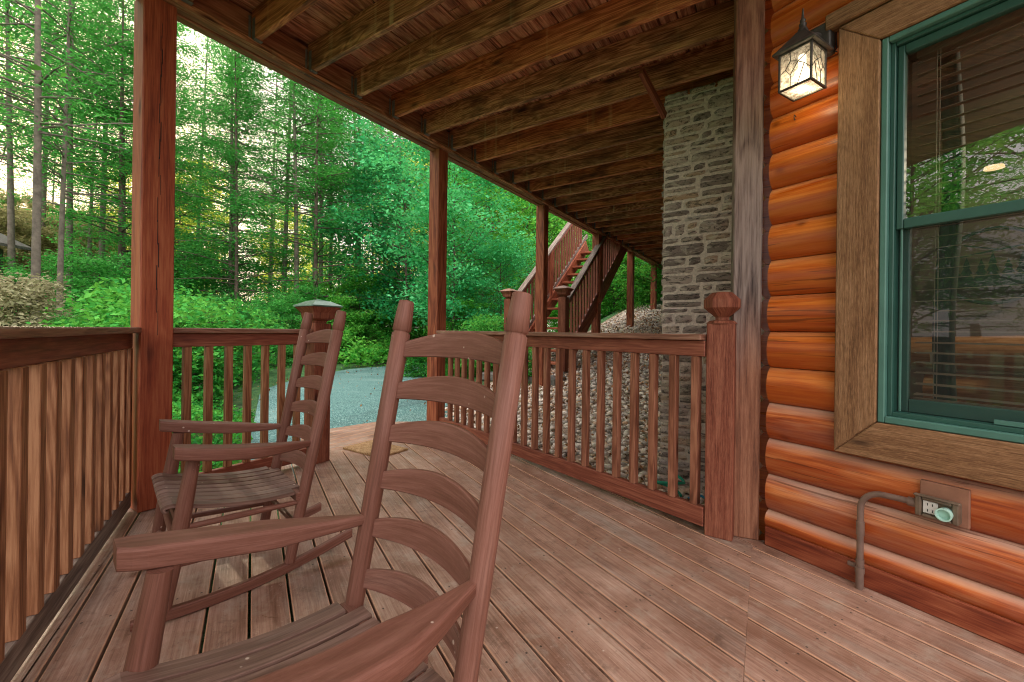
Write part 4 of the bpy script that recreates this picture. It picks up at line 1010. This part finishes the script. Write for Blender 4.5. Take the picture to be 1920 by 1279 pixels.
def plant(key, x, y, sc=1.0, label=None, rot=None, group='auto', dz=0):
    base = key if key in LBL else key.rstrip('012'); nm, cat, lb, gr = LBL[base]
    r = empty(nm, (x, y, float(gh(x, y))+dz), random.random()*6.28 if rot is None else rot, label or lb, cat, None if label else gr); r.scale = (sc, sc, sc*random.uniform(.94, 1.08))
    tme, lme = TM[key]
    for n_, me_ in ((('stem' if 'shrub' == nm else 'trunk'), tme), (('foliage' if nm == 'shrub' else 'crown'), lme)):
        o_ = bpy.data.objects.new(n_, me_); COL.objects.link(o_); o_.parent = r
    return r
def at(px, d): return ((px-960)/793*d, d)
# prominent trees
plant('bare', *at(66, 9.5), 1.15, 'tall pine with a straight pale trunk near the left edge, just left of the sun')
plant('bare', *at(112, 10.5), .9, 'crooked slim pine right in front of the low sun')
plant('bare', *at(165, 15), 1.0); plant('pine2', *at(225, 12.5), 1.0); plant('high', *at(20, 12.0), .95); plant('high', *at(130, 12.5), 1.0); plant('high', *at(190, 15), 1.1); plant('high', *at(75, 16.5), 1.2); plant('high', *at(-30, 16), 1.1); plant('pine2', *at(10, 20), .6); plant('pine2', *at(150, 21), .6)
for px_, d_, s_ in ((70, 12, .8), (120, 14, 1.0), (185, 11.5, .9), (345, 13, .95), (400, 14.5, 1.1), (505, 15.5, 1.1), (290, 15, 1.1)): plant('low', *at(px_, d_), s_)
plant('bare', *at(555, 14), 1.15, 'tall pale-trunked pine above the green newel cap'); plant('bare', *at(600, 15.5), 1.2, 'darker slim pine just right of the green newel cap')
plant('bare', *at(668, 18), 1.3, 'straight pale pine between the newel cap and the middle post')
plant('bare', *at(430, 17), 1.1); plant('bare', *at(720, 22), 1.3); plant('bare', *at(505, 21), 1.2)
plant('broad1', *at(762, 13.5), .95, 'blue-green bushy tree left of the middle post'); plant('broad1', *at(700, 16), .95)
plant('broad1', *at(850, 10.0), .72, 'thin-stemmed young tree just right of the middle post'); plant('broad0', *at(905, 12.5), .85); plant('broad0', *at(985, 15), .85); plant('broad0', *at(1010, 18), 1.0)
plant('broad1', *at(940, 10.5), .5); plant('broad0', *at(1080, 19), .9); plant('broad0', *at(880, 17), .95)
plant('broad2', *at(760, 25), 1.0); plant('broad2', *at(920, 24), .9)
# forest rows
def row(d0, d1, p0, p1, n, keys, sc=(.85, 1.15)):
    for i in range(n):
        px = p0+(p1-p0)*(i+random.random()*.9)/n; d = random.uniform(d0, d1); plant(random.choice(keys), *at(px, d), random.uniform(*sc))
row(12.5, 15.5, 200, 600, 5, ['pine0', 'pine2', 'pine2'], (.8, 1.05))
row(15, 19, 260, 800, 7, ['pine0', 'bare', 'high', 'bare'])
row(20, 26, 0, 900, 12, ['bare', 'bare', 'bare', 'pine2', 'broad2', 'bare'], (.8, 1.1))
row(27, 34, 20, 1000, 14, ['bare', 'bare', 'broad2', 'pine1', 'bare', 'broad2'], (.75, 1.1))
row(36, 50, -100, 1200, 20, ['broad2', 'broad2', 'broad2', 'bare'], (.5, .9))
row(22, 30, 900, 1350, 8, ['broad0', 'broad1', 'broad0'], (.9, 1.2))
row(14, 18, 1080, 1300, 4, ['shrub1', 'broad1'], (.7, 1.0))
# trees out of frame to the left, mirrored in the window glass
for x, y, k in ((-9, -1.5, 'broad0'), (-11.5, -4.5, 'pine0'), (-14, -1, 'pine1'), (-13, -8, 'broad1'), (-17, -5, 'pine0'), (-12, 2.5, 'pine2'), (-16, 5, 'pine0'), (-9.5, 4.6, 'broad0'), (-20, -10, 'pine1'), (-20, 0, 'pine1')):
    plant(k, x, y, random.uniform(.9, 1.1))
# shrubs
for px, d, k, s_ in ((330, 8.2, 'shrub0', 1.0), (392, 7.4, 'shrub0', .9), (360, 6.0, 'shrub0', .75), (300, 6.4, 'shrub0', .9), (230, 7.0, 'shrub0', 1.0), (430, 8.6, 'shrub0', .8), (470, 9.5, 'low', .42), (250, 9.5, 'low', .45), (160, 8.5, 'low', .40), (500, 11.5, 'low', .55), (410, 10.5, 'low', .5), (330, 10.2, 'low', .5),
    (560, 12.4, 'low', .62), (625, 13.0, 'shrub1', .85), (675, 14.6, 'shrub1', 1.15), (720, 15.4, 'shrub1', 1.2), (765, 16.6, 'shrub1', 1.25), (820, 17.5, 'shrub1', 1.1), (590, 14.5, 'shrub1', 1.0), (645, 16, 'shrub1', 1.1), (700, 17.5, 'shrub1', 1.2),
    (780, 9.3, 'shrub0', .36), (865, 8.2, 'shrub0', .55), (905, 6.9, 'shrub0', .50), (935, 8.6, 'shrub0', .62), (880, 10.2, 'shrub1', .7), (965, 9.6, 'shrub1', .55), (845, 6.6, 'shrub0', .36), (975, 6.0, 'shrub0', .30),
    (1150, 11.6, 'shrub1', .8), (1200, 11.8, 'shrub1', .85), (1245, 12.4, 'shrub1', .9), (1105, 12.5, 'shrub1', .85), (1060, 12.2, 'shrub1', .7), (420, 12, 'shrub0', 1.0), (340, 11, 'shrub0', 1.0), (280, 11, 'shrub0', .9), (120, 10, 'shrub0', .8)):
    plant(k, *at(px, d), s_)
plant('pale', *at(30, 8.2), .75)
for px_, d_, s_ in ((25, 16, .9), (75, 15, .85), (120, 17, 1.0), (165, 18, 1.0), (-15, 14, .9), (100, 20, 1.2), (50, 21, 1.3), (185, 22, 1.2)): plant('tan', *at(px_, d_), s_)
for x, y in ((-3.4, 2.2), (-3.9, .6), (-3.1, -.6), (-4.6, 3.2)): plant('shrub0', x, y, .5, dz=-.1)
# ground ivy: stuff
def ivy(name, label, n, region, leafmat, size, hgt, seed, keep=None):
    global rng; rng = np.random.default_rng(seed)
    x = region[0]+(region[1]-region[0])*rng.random(n); y = region[2]+(region[3]-region[2])*rng.random(n)
    k = keep(x, y); x, y = x[k], y[k]; z = gh(x, y)
    lump = .5+.5*np.sin(x*2.3+np.sin(y*1.9))*np.sin(y*2.7+np.sin(x*2.1)*1.3)
    z = z+rng.random(len(x))**.7*hgt*(.3+lump)+.02
    P4, F = leaf_quads(np.stack([x, y, z], 1), size, .5, .55)
    mesh_fast(name, P4, F, 4, rng.random(len(x))*.6+.4*lump, leafmat, False, label)
Lc = np.array(dpoly_l)
def left_of_drive(x, y): return (x < np.interp(y, Lc[:,1], Lc[:,0])-.02) & ((x*Nn[0]+y*Nn[1]) < -.85)
ivy('ground_cover', 'dense low green leaves between the railing and the driveway', 90000, (-9.5, -1.9, 1.2, 13.5), M['leaf_shrub'], .038, .30, 5, left_of_drive)
def near_strip(x, y):
    rx, ry = x-PF[0], y-PF[1]; t = rx*V[0]+ry*V[1]; w = rx*W[0]+ry*W[1]; n = x*Nn[0]+y*Nn[1]
    return (x < np.interp(y, Lc[:,1], Lc[:,0])+.04*np.sin(y*9)) & (((t <= 0) & (n < -.66)) | ((t > 0) & (w < -.28-.85*(t > .8))))
ivy('ground_cover', 'leafy ground cover right below the porch railings', 34000, (-4.6, -1.5, -.5, 5.6), M['leaf_shrub'], .026, .20, 12, near_strip)
def far_floor(x, y): return (y > np.interp(x, Lc[4:,0], Lc[4:,1])+.1)
ivy('undergrowth', 'bright leafy undergrowth along the far side of the driveway', 60000, (-4.5, 5, 10.6, 24), M['leaf_broad'], .06, .65, 6, far_floor)
def right_bank(x, y):
    rx, ry = x-PF[0], y-PF[1]; t = rx*V[0]+ry*V[1]; w = rx*W[0]+ry*W[1]; return ((w < -1.9) & (x > np.interp(y, np.array(dpoly_r)[:,1], np.array(dpoly_r)[:,0])+.1) & (t > 2.6)) | (t > 10.6)
ivy('bank_plants', 'green plants on the bank around and behind the stairs', 70000, (-2, 12, 4.5, 20), M['leaf_broad'], .05, .55, 8, right_bank)

# ------------------------------------------------------------------ outside stairs
st = empty('staircase', (.75, 6.25, .38), 0, 'red-brown open wooden staircase climbing to the upper deck behind the third post', 'staircase')
R0p = np.array([.78, 6.22, 0]); Wd = .95; Zs = .36; rise, run = .178, .215; NT = 13
def sp(a, c, z): return R0p+V*a-W*c+UP*z
slp = rise/run
for c in (.03, Wd-.03):
    b = MB(); b.bar(sp(-.05, c, Zs-.02), sp(run*(NT+.6), c, Zs-.02+slp*(run*(NT+.6)+.05)), .036, .24); pt(b.build('stringer', M['post'], st, .003), st)
for k in range(NT):
    b = MB(); b.box(sp(run*k+.10, Wd/2, Zs+rise*(k+.55)), W, V, UP, (Wd-.04, .215, .034)); pt(b.build('tread', M['post'], st, .003), st)
for c, m_ in ((-.0, M['weathered']), (Wd, M['weathered'])):
    aE = run*NT+.2
    b = MB(); b.bar(sp(0, c, Zs+1.02), sp(aE, c, Zs+1.02+slp*aE), .10, .03); b_o = pt(b.build('handrail', m_, st, .003), st)
    b = MB(); b.bar(sp(0, c, Zs+.955), sp(aE, c, Zs+.955+slp*aE), .036, .075); pt(b.build('top_rail', M['rail'], st, .003), st)
    b = MB(); b.bar(sp(0, c, Zs+.20), sp(aE, c, Zs+.20+slp*aE), .036, .07); pt(b.build('bottom_rail', M['weathered'] if c > .5 else M['rail'], st, .003), st)
    for k in range(24):
        a = .10+.112*k
        if a > aE-.1: break
        b = MB(); b.box(sp(a, c+(.0), Zs+.56+slp*a), UP, V, W, (.76, .032, .032)); pt(b.build('baluster', M['rail'], st), st)
    # mid post
    b = MB(); b.box(sp(1.3, c, Zs+.5+slp*1.3), UP, V, W, (1.0, .09, .09)); pt(b.build('rail_post', M['post'], st, .003), st)
newel(sp(-.06, 0, 0)[:2], V[:2], .12, 1.08, 'newel post with dark pyramid cap at the right foot of the stairs', pyr_brown, Zs)
newel(sp(-.06, Wd, 0)[:2], V[:2], .12, 1.08, 'newel post with pyramid cap at the left foot of the stairs', pyr_brown, Zs)
b = MB(); b.box(sp(-.35, Wd/2, Zs-.10), W, V, UP, (1.3, .6, .10)); pad = b.build('stair_pad', M['shingle'], None, .01, kind='structure'); pad.name = 'path'
# upper-deck guard rail beside the stair head
ug = empty('upper_railing', tuple(tw(0, -.15, 2.9)), 0, 'upper deck railing mostly hidden above the beam', 'railing')
b = MB(); b.bar(tw(.2, -.15, BZ+.255+.9), tw(TL, -.15, BZ+.255+.9), .12, .03); pt(b.build('cap_rail', M['rail_cap'], ug), ug)
b = MB(); b.bar(tw(.2, -.15, BZ+.255+.83), tw(TL, -.15, BZ+.255+.83), .036, .08); pt(b.build('top_rail', M['rail'], ug), ug)
for k in range(40):
    b = MB(); b.box(tw(.3+.115*k, -.16, BZ+.62), UP, V, W, (.9, .034, .034)); pt(b.build('baluster', M['rail'], ug), ug)

# ------------------------------------------------------------------ garden hose, leaf litter
b = MB(); hc = np.array([1.0, 2.72, -.16]); P = []
for a in np.linspace(0, 7.5, 40): P.append(hc+np.array([.10*math.cos(a)+.02*a/7, .05*math.sin(a), .05+.014*a+.05*abs(math.sin(a*.5))]))
b.tube(P, .009, 8); tag(b.build('garden_hose', M['hose']), 'coiled bright green garden hose on the pebbles by the chimney foot', 'hose')
b = MB(); P = [np.array([1.12+.28*q+.03*math.sin(q*9), 2.62-.12*q+.04*math.cos(q*7), -.10+.03*math.sin(q*12)]) for q in np.linspace(0, 1, 22)]
b.tube(P, .008, 8); tag(b.build('garden_hose', M['hose_blue']), 'blue hose end lying on pebbles right of the green coil', 'hose')
rng = np.random.default_rng(9); n = 60
# dry pine needles on the near deck boards
b = MB()
for q in range(26):
    c = np.array([-.10, 1.03, .003])+np.array([random.gauss(0, .05), random.gauss(0, .03), 0]) if q < 12 else np.array([random.uniform(-.9, .9), random.uniform(1.0, 2.4), .003])
    a = random.random()*6.28; l_ = random.uniform(.02, .045); d_ = np.array([math.cos(a), math.sin(a), 0])
    b.tube([c-d_*l_, c+np.array([-d_[1], d_[0], 0])*l_*.3+UP*.002, c+d_*l_], .0008, 4)
o = b.build('pine_needles', plain('dry_needles', (.30,.17,.09), .8, 0, .3, 5, 0)); tag(o, 'scattered dry brown pine needles on the deck boards', 'needles', None, 'stuff')

rng = np.random.default_rng(19); n = 2600
t_ = 1.8+8*rng.random(n)**1.2; w_ = -.8+3.4*rng.random(n); lp_ = PF[None]+V[None]*t_[:,None]+W[None]*w_[:,None]; lp_[:,2] = gh(lp_[:,0], lp_[:,1])+.03+.03*rng.random(n)
q_ = rng.random(420)**2; iL = rng.integers(0, 60, 420); sd = rng.random(420) < .5; qq = np.where(sd, q_, 1-q_)[:,None]; dl_ = Lp[iL]*(1-qq)+Rp[iL]*qq+rng.normal(0, .15, (420, 2))
dl_ = np.c_[dl_, gh(dl_[:,0], dl_[:,1])+.056]; dl_ = dl_[(((dl_[:,:2]-PF[:2]) @ W[:2]) < -1.0)]
lp_ = np.r_[lp_, dl_]; n = len(lp_)
P4, F = leaf_quads(lp_, .022, 1.6, .5); mesh_fast('leaf_litter', P4, F, 4, rng.random(n), mat_leaf('dead_leaves', (.12,.05,.02), (.34,.16,.06), (.52,.30,.14), .2), False, 'dry brown leaves lying among the river pebbles and along the driveway')
# ------------------------------------------------------------------ neighbouring cabin at the far left
cbn = empty('neighbour_cabin', (-17.5, 11.8, 0), 0, 'dark cabin whose grey roof eave pokes in at the left edge', 'cabin')
def rp(x, y, z): return np.array([x, y, z], float)
b = MB(); x1, x0, xr = -14.3, -20.3, -17.3; ya, yb_ = 11.0, 12.6; ze, zr_ = 3.15, 4.5
b.hexa([rp(xr,ya,zr_), rp(x1,ya,ze), rp(xr,yb_,zr_), rp(x1,yb_,ze)]+[p+UP*.08 for p in (rp(xr,ya,zr_), rp(x1,ya,ze), rp(xr,yb_,zr_), rp(x1,yb_,ze))])
b.hexa([rp(x0,ya,ze), rp(xr-.002,ya,zr_), rp(x0,yb_,ze), rp(xr-.002,yb_,zr_)]+[p+UP*.078 for p in (rp(x0,ya,ze), rp(xr-.002,ya,zr_), rp(x0,yb_,ze), rp(xr-.002,yb_,zr_))])
pt(b.build('roof', M['shingle'], cbn), cbn)
b = MB(); b.bar(rp(xr,ya-.02,zr_+.03), rp(x1,ya-.02,ze+.03), .03, .13); b.bar(rp(x0,ya-.02,ze+.03), rp(xr,ya-.02,zr_+.03), .03, .13); pt(b.build('fascia', M['roof_edge'], cbn), cbn)
b = MB(); b.box(rp(-17.5, 11.8, 1.4), np.eye(3)[0], np.eye(3)[1], UP, (5.0, 1.3, 3.5)); pt(b.build('wall', M['siding'], cbn), cbn)

# ------------------------------------------------------------------ sky, sun, camera
sun_az = math.atan((100-960)/793); sun_el = math.radians(16)
w = bpy.data.worlds.new('World'); SC.world = w; w.use_nodes = True; nt = w.node_tree; nt.nodes.clear()
out = N(nt, 'OutputWorld'); bg = N(nt, 'Background'); sky = N(nt, 'TexSky'); sky.sky_type = 'NISHITA'; sky.sun_disc = False
sky.sun_elevation = sun_el; sky.sun_rotation = sun_az % (2*math.pi); sky.air_density = 1.0; sky.dust_density = 2.5; sky.ozone_density = 1.0
c = mixc(nt, sky.outputs[0], (7.0, 6.15, 5.95), .76)
tcw = N(nt, 'TexCoord'); sx = N(nt, 'SeparateXYZ'); nt.links.new(tcw.outputs['Generated'], sx.inputs[0])
up_ = N(nt, 'MapRange', inp={1: .40, 2: .85, 3: 1.0, 4: 3.6}); nt.links.new(sx.outputs[2], up_.inputs[0])
bk_ = N(nt, 'MapRange', inp={1: .10, 2: -.7, 3: 1.0, 4: 2.0}); nt.links.new(sx.outputs[1], bk_.inputs[0])
vd = nt.nodes.new('ShaderNodeVectorMath'); vd.operation = 'DOT_PRODUCT'; nt.links.new(tcw.outputs['Generated'], vd.inputs[0]); vd.inputs[1].default_value = (math.sin(sun_az)*math.cos(sun_el), math.cos(sun_az)*math.cos(sun_el), math.sin(sun_el))
au = mathn(nt, 'POWER', mathn(nt, 'MAXIMUM', vd.outputs['Value'], 0.0), 40.0)
c = mixc(nt, c, (22.0, 15.5, 10.5), mathn(nt, 'MULTIPLY', au, .8, True))
nt.links.new(c, bg.inputs[0]); nt.links.new(mathn(nt, 'MULTIPLY', mathn(nt, 'MULTIPLY', up_.outputs[0], bk_.outputs[0]), .19), bg.inputs[1])
nt.links.new(bg.outputs[0], out.inputs[0])
S = bpy.data.lights.new('sun', 'SUN'); S.energy = 4.5; S.angle = math.radians(.6); S.color = (1, .80, .56)
so_ = bpy.data.objects.new('sun', S); COL.objects.link(so_)
dv = Vector((math.sin(sun_az)*math.cos(sun_el), math.cos(sun_az)*math.cos(sun_el), math.sin(sun_el)))
so_.rotation_euler = dv.to_track_quat('Z', 'Y').to_euler()

cam = bpy.data.cameras.new('Camera'); co = bpy.data.objects.new('Camera', cam); COL.objects.link(co); SC.camera = co
cam.sensor_width = 36; cam.lens = 36*FPX/1920; cam.shift_y = -(639.5-HY)/1920; cam.clip_end = 2000; cam.clip_start = .02
co.matrix_world = Matrix.Translation((0, 0, EYE)) @ Matrix.Rotation(math.pi/2, 4, 'X') @ Matrix.Rotation(ROLL, 4, 'Z')
SC.view_settings.view_transform = 'Standard'; SC.view_settings.look = 'None'; SC.view_settings.exposure = 0
SC.cycles.max_bounces = 7; SC.cycles.diffuse_bounces = 4; SC.cycles.transmission_bounces = 4; SC.cycles.glossy_bounces = 3; SC.cycles.transparent_max_bounces = 16; SC.cycles.use_denoising = True; SC.cycles.filter_width = 1.05
